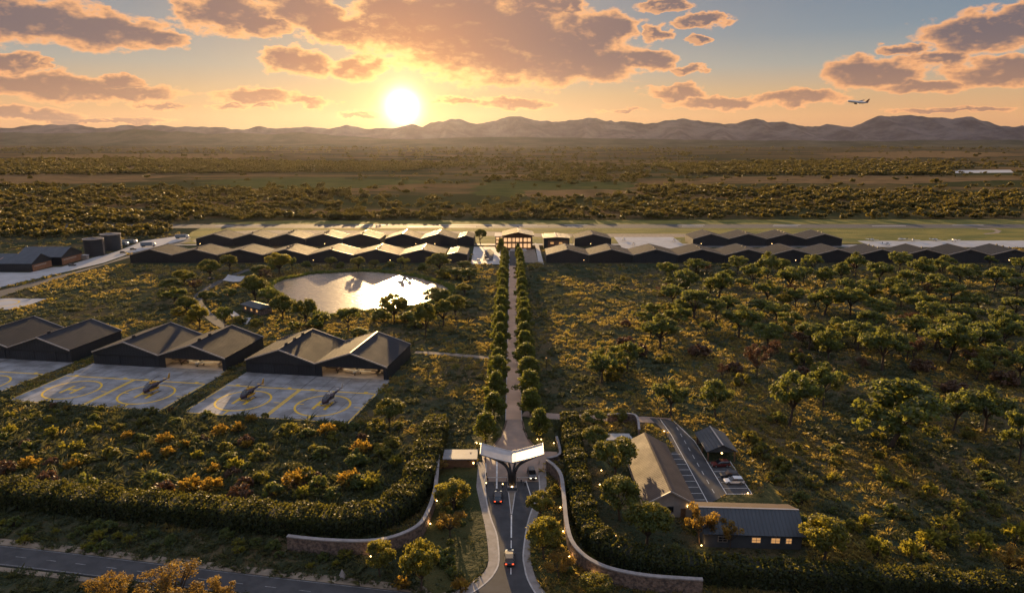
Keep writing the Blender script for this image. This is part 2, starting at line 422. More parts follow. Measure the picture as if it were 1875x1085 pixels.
def lawn_mat(name, a, b, d=1.0, spec=.1):
    m, w = new_mat(name); pos = w.new('ShaderNodeNewGeometry').outputs['Position']
    f = w.noise(w.v('MULTIPLY', pos, (.02, .06, 0)), 1.0, 5, .6); g = w.noise(pos, .5, 4, .6)
    return finish(m, w, bsdf(w, w.mix(w.step(f, .35, .65), a, b), .9, 0, bump(w, g, 1.0, d), spec))
M['airfield_grass'] = lawn_mat('airfield_grass', (.085, .095, .024), (.20, .165, .038), .9)
M['lawn'] = lawn_mat('lawn', (.030, .038, .013), (.060, .056, .02), .8)
def mountain_mat(name, a, b):
    m, w = new_mat(name); pos = w.new('ShaderNodeNewGeometry').outputs['Position']
    f = w.noise(pos, .0022, 8, .65); g = w.noise(w.v('MULTIPLY', pos, (.006, .002, .002)), 1.0, 6, .6)
    return finish(m, w, bsdf(w, w.mix(w.step(f, .35, .65), a, b), .95, 0, bump(w, g, .7, 60), 0.0))
M['mountain'] = mountain_mat('mountain_rock', (.075, .06, .06), (.14, .115, .11))
M['hill'] = mountain_mat('hill_scrub', (.06, .055, .035), (.1, .085, .055))
def water_mat():
    m, w = new_mat('pond_water'); pos = w.new('ShaderNodeNewGeometry').outputs['Position']
    h = w.noise(w.v('MULTIPLY', pos, (.22, .4, 0)), 1.0, 4, .55, dist=1.2)
    h2 = w.noise(pos, 1.2, 3, .5)
    hh = w.m('ADD', h, w.m('MULTIPLY', h2, .12))
    return finish(m, w, bsdf(w, (.15, .12, .095), .24, 0, bump(w, hh, .5, .26), .30))
M['water'] = water_mat()

# ================================================================== SETTING
KEEP_OUT = []           # plan outlines on which no grass or shrub may stand
LAYER = [0.0]
def sheet(name, poly, mat, z=None, parent=None, keep=True, kind='structure'):
    if z is None: LAYER[0] += .004; z = .03 + LAYER[0]
    o = MB().prism(poly, -.15 if parent is None else z - .003, z).build(name, M[mat], parent)
    if kind and parent is None: o['kind'] = kind
    if keep: KEEP_OUT.append([(p[0], p[1]) for p in poly])
    return o
o = MB().add([(-15500, -300, 0), (15500, -300, 0), (15500, 18500, 0), (-15500, 18500, 0)], [(0, 1, 2, 3)]).build('ground', M['ground'])
o['kind'] = 'structure'

# --- mountains and hills on the horizon, as terrain with its own depth
def fbm2(x, y, seed, octv=5):
    r = np.random.default_rng(seed); out = np.zeros_like(x); a = 1.0
    for k in range(octv):
        for _ in range(3):
            th, ph, fq = r.uniform(0, 2 * np.pi), r.uniform(0, 2 * np.pi), (2 ** k) * r.uniform(.8, 1.2)
            out += a * np.sin((x * np.cos(th) + y * np.sin(th)) * fq + ph) / 3
        a *= .55
    return out
def terrain(name, prof, Y, depth, mat, seed, rough, nx=420, ny=36, front=.55):
    px = [p[0] for p in prof]; pz = []; pxw = []
    for p in prof:
        q = at_y(p[0], p[1], Y); pxw.append(q.x); pz.append(q.z)
    xs = np.linspace(pxw[0], pxw[-1], nx); crest = np.interp(xs, pxw, pz)
    t = np.linspace(-1, 1, ny); X, T = np.meshgrid(xs, t)
    YY = Y + np.where(T < 0, T * depth * front, T * depth * (1 - front))
    pr = np.where(T < 0, (1 + T), (1 - T)) ** 1.15
    rid = np.abs(fbm2(X / 420, YY / 700, seed)) * rough
    sp = np.abs(np.sin(X / 330 + 1.4 * fbm2(X / 800, YY / 900, seed + 1, 3))) * rough * 1.2
    Z = crest[None, :] * pr + (-sp * pr * (1 - pr) * 2.2 - rid * pr * (1 - pr) * 1.6) + fbm2(X / 210, YY / 260, seed + 3, 4) * rough * .17 * pr ** 2 - np.abs(np.sin(X / 260 + fbm2(X / 500, YY / 900, seed + 5, 2))) * rough * .16 * pr ** 2 + rough * .08 * pr
    Z = Z + rough * .28 * pr ** 3 + np.where(rough > 100, 1.0, .3) * 26 * np.abs(fbm2(X / 95, YY / 400, seed + 9, 3)) * pr ** 3
    Z = np.maximum(Z, -.5)
    V = np.stack([X, YY, Z], -1).reshape(-1, 3); F = []
    for j in range(ny - 1):
        for i in range(nx - 1): F.append((j * nx + i, j * nx + i + 1, (j + 1) * nx + i + 1, (j + 1) * nx + i))
    mb = MB(); mb.v = [tuple(v) for v in V]; mb.f = F
    o = mb.build(name, M[mat], smooth=True); o['kind'] = 'structure'; return o
terrain('mountains', [(640, 262), (720, 246), (770, 236), (800, 226), (826, 222), (860, 226), (900, 225), (930, 221), (955, 219), (985, 223), (1010, 223), (1045, 220),
    (1090, 218), (1112, 226), (1124, 229), (1145, 223), (1180, 231), (1215, 228), (1250, 219), (1270, 222), (1290, 225), (1325, 232), (1350, 228), (1380, 220), (1405, 226),
    (1430, 226), (1470, 237), (1490, 236), (1512, 231), (1545, 233), (1580, 228), (1610, 219), (1640, 216), (1665, 214), (1690, 217), (1720, 216), (1745, 221), (1772, 218),
    (1800, 225), (1830, 232), (1850, 236), (1875, 235), (1990, 244), (2100, 262)], 14000, 5200, 'mountain', 3, 190)
terrain('far_hills', [(-260, 250), (-100, 240), (0, 235), (30, 236), (75, 233), (120, 230), (160, 236), (200, 236), (240, 230), (275, 233), (320, 235), (390, 235), (440, 238), (470, 235),
    (520, 238), (560, 235), (600, 237), (635, 232), (680, 236), (720, 236), (760, 231), (790, 236), (840, 245), (900, 262)], 13200, 4000, 'mountain', 11, 110)
terrain('near_hills', [(-300, 246), (-100, 243), (60, 244), (150, 246), (210, 241), (250, 237), (310, 243), (380, 245), (450, 244), (500, 247), (550, 243), (620, 250), (700, 254), (760, 260)], 10500, 2500, 'hill', 21, 60)
terrain('foot_hills', [(420, 262), (640, 258), (800, 254), (900, 251), (1020, 252), (1150, 255), (1300, 257), (1500, 259), (1700, 258), (1900, 257), (2100, 258), (2250, 262)], 8200, 2200, 'hill', 31, 25)

# --- airfield: grass, runway, taxiways, aprons
def rect_px(x0, ytop, x1, ybot): return GP([(x0, ybot), (x1, ybot), (x1, ytop), (x0, ytop)])
sheet('airfield_grass', GP([(330, 446), (1000, 446), (1700, 446), (2100, 446), (2100, 402), (1500, 402), (900, 404), (520, 404), (390, 408), (350, 425)]), 'airfield_grass')
def Yof(py): return G(937.5, py).y
RW0, RW1 = Yof(417.5), Yof(410.5)
sheet('runway', [(-430, RW0), (760, RW0), (760, RW1), (-430, RW1)], 'asphalt')
rm = MB()
for a, b, yy in [(-150, -128, .3), (-150, -118, .75), (-98, -34, .28), (-70, -4, .72), (-20, 34, .35), (-15, 24, .7), (52, 66, .3), (50, 72, .68), (160, 180, .35), (158, 184, .68),
                 (246, 270, .4), (250, 276, .7), (340, 372, .42), (420, 450, .65), (-280, -262, .4), (-255, -238, .6)]:
    Y = RW0 + (RW1 - RW0) * yy; rm.prism([(a, Y), (b, Y), (b, Y + 2.2), (a, Y + 2.2)], .2, .205)
rmo = rm.build('runway_marking', M['white_paint']); rmo['kind'] = 'structure'
sheet('taxiway', GP([(352, 441), (372, 432), (420, 424), (470, 421), (900, 424), (1000, 428), (1270, 428), (1270, 434), (1000, 434), (860, 431), (470, 428), (415, 433), (366, 447)]), 'gravel')
sheet('airside_lane', GP([(240, 449), (880, 449), (1000, 449), (1300, 449), (1300, 446), (1130, 446), (870, 446), (360, 447)]), 'concrete')
sheet('grey_apron', GP([(1124, 434), (1232, 434), (1262, 455), (1140, 455)]), 'pale_concrete')
sheet('side_apron', GP([(1570, 441), (2050, 440), (2050, 453), (1602, 452)]), 'pale_concrete')
sheet('back_lane', GP([(1255, 452), (1560, 452), (1575, 448), (1250, 446)]), 'concrete')
sheet('turning_path', [(p[0], p[1]) for p in GP([(1805, 429), (1828, 427), (1834, 423), (1822, 419), (1790, 418), (1790, 419.3), (1818, 420.5), (1824, 423.5), (1818, 426), (1800, 427.4)])], 'gravel')

M['field'] = lawn_mat('dry_field', (.10, .07, .036), (.20, .125, .06), .2, 0)
M['green_field'] = lawn_mat('green_field', (.05, .06, .022), (.10, .09, .032), .2, 0)
for nm, mt, px in [('field', 'field', [(-60, 320), (60, 318), (150, 322), (330, 322), (250, 331), (120, 335), (-60, 338)]), ('field', 'field', [(1290, 327), (1420, 322), (1640, 322), (1810, 327), (1760, 334), (1560, 337), (1380, 335)]),
                   ('field', 'green_field', [(880, 334), (1010, 330), (1160, 335), (1140, 352), (1000, 362), (890, 356)]), ('field', 'field', [(960, 350), (1080, 346), (1190, 352), (1120, 361), (1000, 362)]), ('field', 'green_field', [(380, 330), (560, 326), (760, 330), (700, 343), (480, 345)]),
                   ('field', 'field', [(60, 285), (260, 281), (480, 284), (420, 290), (150, 292)]), ('field', 'field', [(1520, 281), (1700, 277), (1860, 281), (1780, 288), (1580, 288)]), ('field', 'field', [(560, 388), (700, 384), (840, 387), (760, 394), (600, 395)])]:
    fp = smooth_path(GP(px), 25, closed=True); fq = np.array(fp); fc = fq.mean(0); ra = np.random.default_rng(len(fp) + abs(int(px[0][0])))
    wob = 1 + .10 * np.sin(np.arange(len(fq)) * .55 + ra.random() * 6) + .09 * ra.normal(size=len(fq))
    sheet(nm, [tuple(v) for v in fc + (fq - fc) * wob[:, None]], mt, keep=False)
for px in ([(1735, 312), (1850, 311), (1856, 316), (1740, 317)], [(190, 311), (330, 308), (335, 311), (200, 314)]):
    sheet('distant_water', GP(px), 'pale_concrete')  # pale matte sheets; the glint on the water is put into the colour

# --- left: the works yard, its road, pads
sheet('yard', GP([(-60, 540), (-60, 498), (55, 499), (98, 489), (112, 489), (150, 478), (170, 472), (215, 460), (262, 441), (330, 432), (350, 436), (300, 449), (238, 464), (190, 481)]), 'pale_concrete')
sheet('yard_road', GP([(-60, 556), (-60, 543), (0, 532), (188, 484), (238, 466), (344, 438), (352, 441), (242, 470), (120, 506), (0, 544)]), 'asphalt')
lp = sheet('small_pad', GP([(-60, 569), (-60, 545), (0, 546), (86, 547), (28, 566)]), 'pale_concrete')
c = G(2, 556)
ring = [(c.x + 7.5 * math.cos(a), c.y + 7.5 * math.sin(a)) for a in np.linspace(0, 2 * math.pi, 40)]
MB().band(ring, .8, LAYER[0] + .031, LAYER[0] + .05).build('painted_ring', M['yellow_paint'], lp)

# --- heliport pads (grid turned 9 degrees)
HO, HT = Vector((-42.2, 220.4)), R(-9)
HX, HY = Vector((math.cos(HT), math.sin(HT))), Vector((-math.sin(HT), math.cos(HT)))
def H(u, v): p = HO + HX * u + HY * v; return (p.x, p.y)
def heli_pad(u0, u1, letters):
    o = sheet('heliport_pad', [H(u0, .3), H(u1, .3), H(u1, -37), H(u0, -37)], 'concrete')
    z0 = LAYER[0] + .0305; w = u1 - u0; mid = (u0 + u1) / 2
    ln = MB()
    def line(a, b, wd=.45): ln.band([H(*a), H(*b)], wd * 1.3, z0, z0 + .012)
    line((u0 + .5, -13.2), (u1 - .5, -13.2), .5); line((mid - .3, -13.6), (mid - .3, -36.6), .4); line((mid + .45, -13.6), (mid + .45, -36.6), .4)
    line((u0 + .4, -13.6), (u0 + .4, -36.6), .35); line((u1 - .4, -13.6), (u1 - .4, -36.6), .35); line((u0 + .9, -36.7), (u1 - .9, -36.7), .35)
    for q in (mid - w / 4, mid + w / 4): line((q, -33.6), (q, -36.2), .5)
    for q in (u0 + 4, mid - 4, mid + 4, u1 - 4): line((q, -11.9), (q, -12.9), 1.0)
    for q in (u0 + 3, mid - 3, mid + 5, u1 - 3): line((q, -25), (q + 2, -25), .3)
    ln.build('painted_line', M['yellow_paint'], o)
    for q, hh in zip((mid - w / 4, mid + w / 4), letters):
        rg = [H(q + 8.3 * math.cos(a), -25 + 8.3 * math.sin(a)) for a in np.linspace(0, 2 * math.pi, 64)]
        MB().band(rg, .66, z0 + .014, z0 + .024).build('painted_ring', M['yellow_paint'], o)
        h = MB()
        for s in (-1, 1): h.band([H(q + s * 1.9, -28.2), H(q + s * 1.9, -21.8)], .95, z0 + .014, z0 + .024)
        h.band([H(q - 1.4, -25), H(q + 1.4, -25)], .95, z0 + .014, z0 + .024)
        h.build('letter', M['yellow_paint'], o)
    jt = MB()
    for v in np.arange(-34, -2, 6.2): jt.band([H(u0 + .2, v), H(u1 - .2, v)], .12, z0 - .02, z0 + .003)
    for q in np.arange(u0 + 6.6, u1 - 2, 6.55): jt.band([H(q, -.3), H(q, -36.8)], .12, z0 - .02, z0 + .004)
    jt.band([H(mid, -.2), H(mid, -12.6)], .14, z0, z0 + .006)
    jt.build('expansion_joint', M['asphalt'], o)
    return o
heli_pad(-52, .8, (1, 1)); heli_pad(-112.6, -59, (1, 1)); heli_pad(-174, -120.5, (1, 1))

# --- roads
def road_band(name, pts, w, mat, keep=True):
    LAYER[0] += .004; z = .03 + LAYER[0]
    o = MB().band(pts, w, -.15, z).build(name, M[mat]); o['kind'] = 'structure'
    if keep:
        L, Rr = offset(pts, w / 2 + .4), offset(pts, -w / 2 - .4); KEEP_OUT.append(L + Rr[::-1])
    return o
road_band('service_track', smooth_path(GP([(760, 645), (800, 647), (850, 651), (895, 655), (925, 657)]), 3), 3.0, 'gravel')
road_band('side_road', smooth_path(GP([(958, 757), (1010, 762), (1100, 766), (1180, 768), (1230, 771)]), 3), 4.2, 'plaza')
road_band('pond_path', smooth_path(GP([(520, 480), (455, 494), (420, 508), (385, 525), (362, 545), (375, 570), (405, 595), (440, 605)]), 3), 4.2, 'asphalt')
av = [(.5, y) for y in range(183, 505, 12)]
road_band('avenue_road', av, 4.5, 'avenue')
AVZ = LAYER[0] + .03
k = MB()
for s in (-1, 1): k.band([(.5 + s * 2.36, 186), (.5 + s * 2.36, 500)], .2, -.1, AVZ + .07)
k.build('avenue_kerb', M['kerb'])['kind'] = 'structure'
sheet('forecourt', GP([(918, 487), (958, 487), (954, 457), (922, 457)]), 'asphalt')
sheet('drop_off_lot', GP([(862, 483), (920, 484), (925, 458), (905, 452), (868, 452)]), 'pale_concrete')
sheet('lot_bay', GP([(884, 478), (902, 478), (905, 462), (898, 456), (889, 457)]), 'asphalt')
sheet('gravel_court', GP([(954, 481), (986, 481), (979, 456), (953, 456)]), 'gravel')
sheet('court_path', GP([(986, 481), (996, 484), (986, 447), (979, 445)]), 'pale_concrete')

# the entrance: carriageway widening to the gate, then flaring out to the public road
LE = GP([(927.5, 770), (924, 783), (915, 803), (903, 818), (890, 832), (889.7, 857.6), (888, 886), (891, 918), (899, 950), (910, 981.6), (913.5, 1026), (906, 1048), (891, 1066), (855, 1090), (790, 1110)])
RE = GP([(956, 770), (959, 785), (966, 803), (977, 817), (990, 830), (986, 857), (988, 899), (979, 921), (970, 945), (963, 975), (958, 1017), (961, 1040), (966, 1060), (985, 1092), (1020, 1120)])
LEs, REs = smooth_path(LE, 1.2), smooth_path(RE, 1.2)
sheet('entrance_road', LEs + REs[::-1], 'asphalt')
ER = LAYER[0] + .03
sheet('gate_plaza', smooth_path(GP([(926.5, 768), (922, 785), (913, 803), (900, 818), (884, 829), (884, 848), (889.5, 862), (889.5, 882)]), 1.5) +
      smooth_path(GP([(987, 882), (986, 862), (990, 848), (992, 829), (980, 817), (968, 803), (961, 785), (957, 768)]), 1.5), 'plaza')
GPZ = LAYER[0] + .03
lp_ = smooth_path(GP([(872, 845), (872, 893), (882, 937), (891, 982), (894.5, 1026), (889, 1044), (878.6, 1055), (845, 1078), (780, 1104)]), 1.5)
o = MB().prism([p for p in lp_] + [p for p in LEs if p[1] < lp_[0][1]][::-1], -.1, .16).build('pavement', M['pave']); o['kind'] = 'structure'
KEEP_OUT.append([p for p in lp_] + [p for p in LEs if p[1] < lp_[0][1]][::-1])
rp_ = smooth_path(GP([(1000, 862), (1000, 896), (989, 931), (975, 975), (971, 1013), (976, 1043), (985, 1066), (1010, 1098), (1040, 1120)]), 1.5)
o = MB().prism([p for p in rp_] + [p for p in REs if p[1] < rp_[0][1]][::-1], -.1, .162).build('pavement', M['pave']); o['kind'] = 'structure'
KEEP_OUT.append([p for p in rp_] + [p for p in REs if p[1] < rp_[0][1]][::-1])
k = MB(); k.band([p for p in LEs if p[1] < lp_[0][1] - 1], .3, -.1, .19); k.band([p for p in REs if p[1] < rp_[0][1] - 1], .3, -.1, .19)
k.band([p for p in LEs if p[1] > 155], .24, -.1, .17); k.band([p for p in REs if p[1] > 157], .24, -.1, .17)
k.build('road_kerb', M['kerb'])['kind'] = 'structure'
sheet('right_forecourt', GP([(990, 826), (1020, 828), (1026, 843), (1000, 848), (1000, 862), (986, 862)]), 'plaza')
mk = MB()
def mline(a, b, w): mk.band([tuple(G(*a)[:2]), tuple(G(*b)[:2])], w, ER + .02, ER + .03)
mline((936.5, 943), (936.2, 985), .28); mline((936, 990), (936, 1004), .2); mline((935.5, 1040), (935.5, 1052), .18)
mline((910, 842), (909.6, 895), .4); mline((963, 880), (976, 922), .22)
mk.build('road_marking', M['white_paint'])['kind'] = 'structure'
# the public road at the bottom left
pr = [G(-140, 1001), G(120, 1030), G(382, 1062), G(640, 1092), G(1000, 1135), G(1500, 1195), G(2100, 1270)]
pr = smooth_path([(p.x, p.y) for p in pr], 4)
road_band('public_road', pr, 5.8, 'asphalt')
PZ = LAYER[0] + .03
pl = smooth_path(pr, 1.0); mk = MB(); L, Rr = offset(pl, 0), 0
for i in range(0, len(pl) - 4, 6): mk.band(pl[i:i + 3], .14, PZ + .01, PZ + .02)
mk.band(offset(pl, -2.6), .13, PZ + .01, PZ + .02); mk.band(offset(pl, 2.6), .1, PZ + .01, PZ + .02)
mk.build('lane_marking', simple('worn_paint', (.24, .235, .23), (.12, .118, .115), 1.2, .7, geo=True))['kind'] = 'structure'
vg = [p for p in offset(pr, 4.0) if p[0] < -11.5]; vo = MB().band(vg, 2.0, -.1, PZ - .01).build('gravel_verge', M['gravel']); vo['kind'] = 'structure'
vo = MB().band(offset(pr, -3.9), 1.2, -.1, PZ - .012).build('gravel_verge', M['gravel']); vo['kind'] = 'structure'

# --- car park beside the long house
sheet('car_park', [(39.9, 136), (49.7, 143.4), (49.7, 172), (48.5, 182), (45.5, 187), (40.5, 188), (42.8, 178), (43.2, 166), (39.9, 164)], 'asphalt')
CZ = LAYER[0] + .03
sheet('parking_bays', [(49.75, 143.4), (55.6, 143.4), (55.6, 160), (49.75, 160)], 'asphalt')
mk = MB()
def wl(a, b, w=.16): mk.band([a, b], w, CZ + .012, CZ + .022)
wl((44.2, 137.5), (44.2, 176)); wl((44.2, 176), (43.4, 187)); wl((49.6, 143.5), (49.6, 172)); wl((49.6, 172), (47.0, 186)); wl((49.8, 143.6), (55.5, 143.6)); wl((55.5, 143.6), (55.5, 160))
for y in np.arange(146.3, 160, 2.75): wl((49.9, y), (55.3, y), .12)
for y in np.arange(141, 165, 2.9): wl((40.1, y), (44.0, y), .12)
for y in np.arange(144, 182, 4.4): wl((46.9, y), (46.9, y + 2), .12)
mk.build('bay_marking', M['white_paint'])['kind'] = 'structure'
sheet('house_lawn', [(57.4, 144), (49.8, 143.2), (44.6, 139.4), (44.6, 134), (62, 133), (62, 150)], 'lawn', keep=False)
sheet('terrace', [tuple(G(*p)[:2]) for p in [(1110, 806), (1160, 806), (1152, 794), (1112, 794)]], 'pale_concrete')
sheet('gate_lawn', GP([(875, 852), (872, 893), (882, 937), (891, 982), (894, 1026), (886, 1046), (846, 1076), (795, 1090), (760, 1060), (776, 990), (800, 900), (806, 862)]), 'lawn', keep=False)
sheet('verge_lawn', GP([(1002, 866), (1001, 897), (990, 931), (976, 975), (972, 1013), (978, 1043), (1010, 1096), (1100, 1096), (1045, 1030), (1034, 960), (1028, 890)]), 'lawn', keep=False)
sheet('avenue_lawn', GP([(885, 826), (902, 816), (914, 801), (921, 782), (924, 765), (924, 700), (905, 700), (862, 800)]), 'lawn', keep=False)
sheet('avenue_lawn', GP([(996, 826), (980, 816), (968, 800), (961, 782), (958, 767), (1012, 768), (1018, 824)]), 'lawn', keep=False)

# --- pond
PP = smooth_path(GP([(498, 524), (520, 513), (544, 508), (575, 502), (613, 500), (650, 498), (688, 499), (722, 502), (752, 506), (780, 513), (803, 520), (822, 531), (812, 541), (790, 551),
    (757, 559), (726, 566), (695, 567), (662, 569), (635, 574), (613, 577), (588, 573), (567, 566), (545, 556), (526, 545), (508, 535)]), 3, closed=True)
cx, cy = np.mean([p[0] for p in PP]), np.mean([p[1] for p in PP])
def grow(k, j=0.0):
    return [(cx + (p[0] - cx) * k + j * math.sin(i * .9) + j * .6 * math.sin(i * 2.3), cy + (p[1] - cy) * k + j * math.cos(i * 1.1)) for i, p in enumerate(PP)]
bk = sheet('pond_bank', grow(1.16, .7), 'lawn', keep=False)
o = sheet('pond_water', grow(1.0, .3), 'water')
KEEP_OUT.append(grow(1.02))
def path_of(poly):
    P = np.array(poly, dtype=float); return P
def inside(pts, poly):
    P = np.array(poly); x, y = pts[:, 0], pts[:, 1]; n = len(P); c = np.zeros(len(pts), bool); j = n - 1
    for i in range(n):
        xi, yi, xj, yj = *P[i], *P[j]
        with np.errstate(divide='ignore', invalid='ignore'):
            c ^= ((yi > y) != (yj > y)) & (x < (xj - xi) * (y - yi) / (yj - yi) + xi)
        j = i
    return c

# ================================================================== BUILDINGS
ORD = ['first', 'second', 'third', 'fourth', 'fifth', 'sixth', 'seventh', 'eighth', 'ninth', 'tenth', 'eleventh', 'twelfth', 'thirteenth', 'fourteenth', 'fifteenth',
       'sixteenth', 'seventeenth', 'eighteenth', 'nineteenth', 'twentieth']
def ordn(i):
    if i < 20: return ORD[i]
    t = ['twenty', 'thirty', 'forty', 'fifty', 'sixty'][(i + 1) // 10 - 2]; r = (i + 1) % 10
    return (t + ('' if r else '')) + ('-' + ORD[r - 1] if r else 'th').replace('yth', 'ieth')

def gable_hangar(loc, rz, w, d, eave, peak, label, group, roof='roof', wall='wall', opening=None, doors=False, side_over=0.0):
    """front gable on local y = 0 facing -Y, ridge running back along +Y"""
    h = empty('hangar', loc, rz, label, 'hangar', group)
    x = w / 2 - .06; e, p = eave, peak
    if opening is None:
        MB().extr([(-x, 0), (x, 0), (x, e), (0, p), (-x, e)], 0, d).build('wall', M[wall], h)
    else:
        a, b, oh = opening; mb = MB(); t = .35
        mb.extr([(-x, 0), (-x + t, 0), (-x + t, e), (-x, e)], 0, d); mb.extr([(x - t, 0), (x, 0), (x, e), (x - t, e)], 0, d)
        mb.extr([(-x + t, 0), (x - t, 0), (x - t, e), (0, p), (-x + t, e)], d - t, d)
        mb.extr([(-x + t, 0), (a, 0), (a, oh), (-x + t, oh)], 0, t); mb.extr([(b, 0), (x - t, 0), (x - t, oh), (b, oh)], 0, t)
        mb.extr([(-x + t, oh), (x - t, oh), (x - t, e), (0, p - .02), (-x + t, e)], 0, t)
        mb.build('wall', M[wall], h)
        MB().box((0, d / 2, .04), (w - 1, d - .8, .03)).box((-x + t + .06, d / 2, e / 2), (.08, d - .9, e - .2)).box((x - t - .06, d / 2, e / 2), (.08, d - .9, e - .2)) \
            .box((0, d - t - .06, e / 2), (w - 1.2, .08, e - .2)).build('interior', M['inner'], h)
        lm = MB()
        for q in (-6, 0, 6): lm.box((q, d * .45, e - .35), (.5, d * .7, .12))
        lm.build('strip_lamp', M['hangar_lamp'], h)
    X = w / 2 + side_over; dz = (peak - eave) / (w / 2); ez = e - dz * side_over; t = .28
    for s in (-1, 1):
        MB().extr([(s * (X - .02), ez + .02), (s * .004, p + .02), (s * .004, p + t), (s * (X - .02), ez + t)][:: s], -.45, d + .45).build('roof', M[roof], h)
    for y in (-.72, d + .46):
        MB().extr([(-X + .03, ez - .12), (0, p - .12), (X - .03, ez - .12), (X - .03, ez + t + .07), (0, p + t + .07), (-X + .03, ez + t + .07)], y, y + .26).build('roof_trim', M['trim'], h)
    MB().box((0, d / 2, p + t + .03), (.5, d + .85, .12)).build('ridge_cap', M['dark_metal'], h)
    if not doors and opening is None:
        MB().box((w * random.uniform(-.35, .35), -.12, 1.1), (1.0, .1, 2.1)).build('door', M['door'], h)
        MB().box((-w / 2 + .2, -.14, e / 2), (.16, .16, e)).build('downpipe', M['dark_metal'], h)
        MB().box((0, -.06, e + (p - e) * .45), (2.6, .1, .9)).build('louvre', M['dark_metal'], h)
        if random.random() < .6: MB().box((w * random.uniform(-.4, .4), -.2, 1.9), (.3, .2, .3)).build('wall_lamp', M['lamp'], h)
    for k in range(random.choice([0, 1, 2, 3])):
        MB().box((0, d * (.2 + .25 * k), p + t + .45), (.8, 1.2, .7), 0, .6).build('roof_vent', M['dark_metal'], h)
    if doors:
        n = 5; pw = (w - 3.4) / n
        for i in range(n):
            o = -w / 2 + 1.7 + pw * (i + .5)
            MB().box((o, -.09 - .1 * (i % 2), e * .39), (pw - .12, .1, e * .78)).build('door', M['door'], h)
        MB().box((0, -.15, e * .8), (w - 2.2, .34, .18)).build('door_rail', M['dark_metal'], h)
    return h

# front and back rows left and right of the avenue; the camera sees their rear gables
def row(pxs, py, eave, peak, d, names, group):
    for i, (a, b) in enumerate(zip(pxs[:-1], pxs[1:])):
        A, B = G(a, py), G(b, py); Y = G(937.5, py).y
        gable_hangar(((A.x + B.x) / 2, Y, 0), 0, (B.x - A.x) - .04, d, eave, peak, names[i], group)
row([239, 317, 400, 483, 565, 648, 732, 815], 481, 5.2, 9.0, 24, ['charcoal hangar, %s from the left in the front row behind the pond' % ordn(i) for i in range(7)], 'front hangar row left of the avenue')
row([818, 856], 481, 5.6, 7.0, 24, ['narrow low-pitched hangar closing the front row nearest the avenue lot'], 'front hangar row left of the avenue')
row([1000, 1078, 1159, 1241, 1326, 1409, 1490, 1571, 1652, 1733, 1812, 1894], 481, 5.2, 9.0, 24,
    ['charcoal hangar, %s from the avenue in the right front row behind the grove' % ordn(i) for i in range(11)], 'front hangar row right of the avenue')
row([360, 427, 494, 560, 627, 697], 450.5, 5.6, 9.4, 24, ['charcoal hangar, %s from the left in the back row beside the airfield' % ordn(i) for i in range(5)], 'back hangar row left of the avenue')
row([705, 771, 836], 450.5, 5.6, 9.6, 24, ['back row hangar with sunlit roof, left one of the pair nearest the terminal', 'back row hangar with sunlit roof, right one of the pair nearest the terminal'], 'back hangar row left of the avenue')
row([838, 868], 450.5, 6.4, 8.2, 22, ['narrow shed-like hangar ending the left back row beside a round tree'], 'back hangar row left of the avenue')
row([1268, 1333, 1403, 1474, 1541], 450.5, 5.6, 9.4, 24, ['charcoal hangar, %s from the left in the right back row beyond the pale apron' % ordn(i) for i in range(4)], 'back hangar row right of the avenue')
row([1052, 1119], 450.5, 5.8, 9.2, 22, ['detached gabled hangar between the glazed hall and the pale apron'], 'detached halls by the terminal')

# the three heliport pairs
def heli(u0, u1, label, op=None):
    p = HO + HX * ((u0 + u1) / 2); return gable_hangar((p.x, p.y, 0), HT, u1 - u0, 26, 4.7, 9.0, label, 'heliport hangars', opening=op, doors=op is None, side_over=0)
heli(-26, 0, 'open heliport hangar with light aircraft inside, nearest the avenue', (-10.8, 11.4, 3.7))
heli(-52, -26.03, 'closed heliport hangar joined to the open one nearest the avenue')
heli(-85.5, -59.5, 'open heliport hangar with lit bay, second pair from the avenue', (-10.8, 11.4, 3.7))
heli(-112, -85.53, 'closed heliport hangar behind the pad with the bare letter H')
heli(-147, -121, 'closed heliport hangar at the left, with full gable in view')
heli(-174, -147.03, 'heliport hangar cut off by the left edge of the photo')

# glazed hall right of the terminal
hl = empty('glazed_hall', (G(1019, 456).x, G(937, 456).y, 0), 0, 'square dark hall with low gable roof and brown glazed front beside the terminal', 'hall', 'detached halls by the terminal')
MB().extr([(-9.5, 0), (9.5, 0), (9.5, 8.2), (0, 8.9), (-9.5, 8.2)], 0, 22).build('wall', M['wall'], hl)
for s in (-1, 1): MB().extr([(s * 10.2, 8.2), (s * .01, 9.0), (s * .01, 9.3), (s * 10.2, 8.5)][:: s], -1.5, 22.6).build('roof', M['dark_roof'], hl)
MB().box((0, 10.5, 9.36), (.7, 24, .12)).build('ridge_cap', M['trim'], hl)
MB().box((1, -.1, 3.4), (15, .12, 6.2)).build('front_panel', M['timber'], hl)
for q in (-3.4, 3): MB().box((q, -.2, 4.6), (2.6, .08, 1.4)).build('window', M['lit_window'], hl)

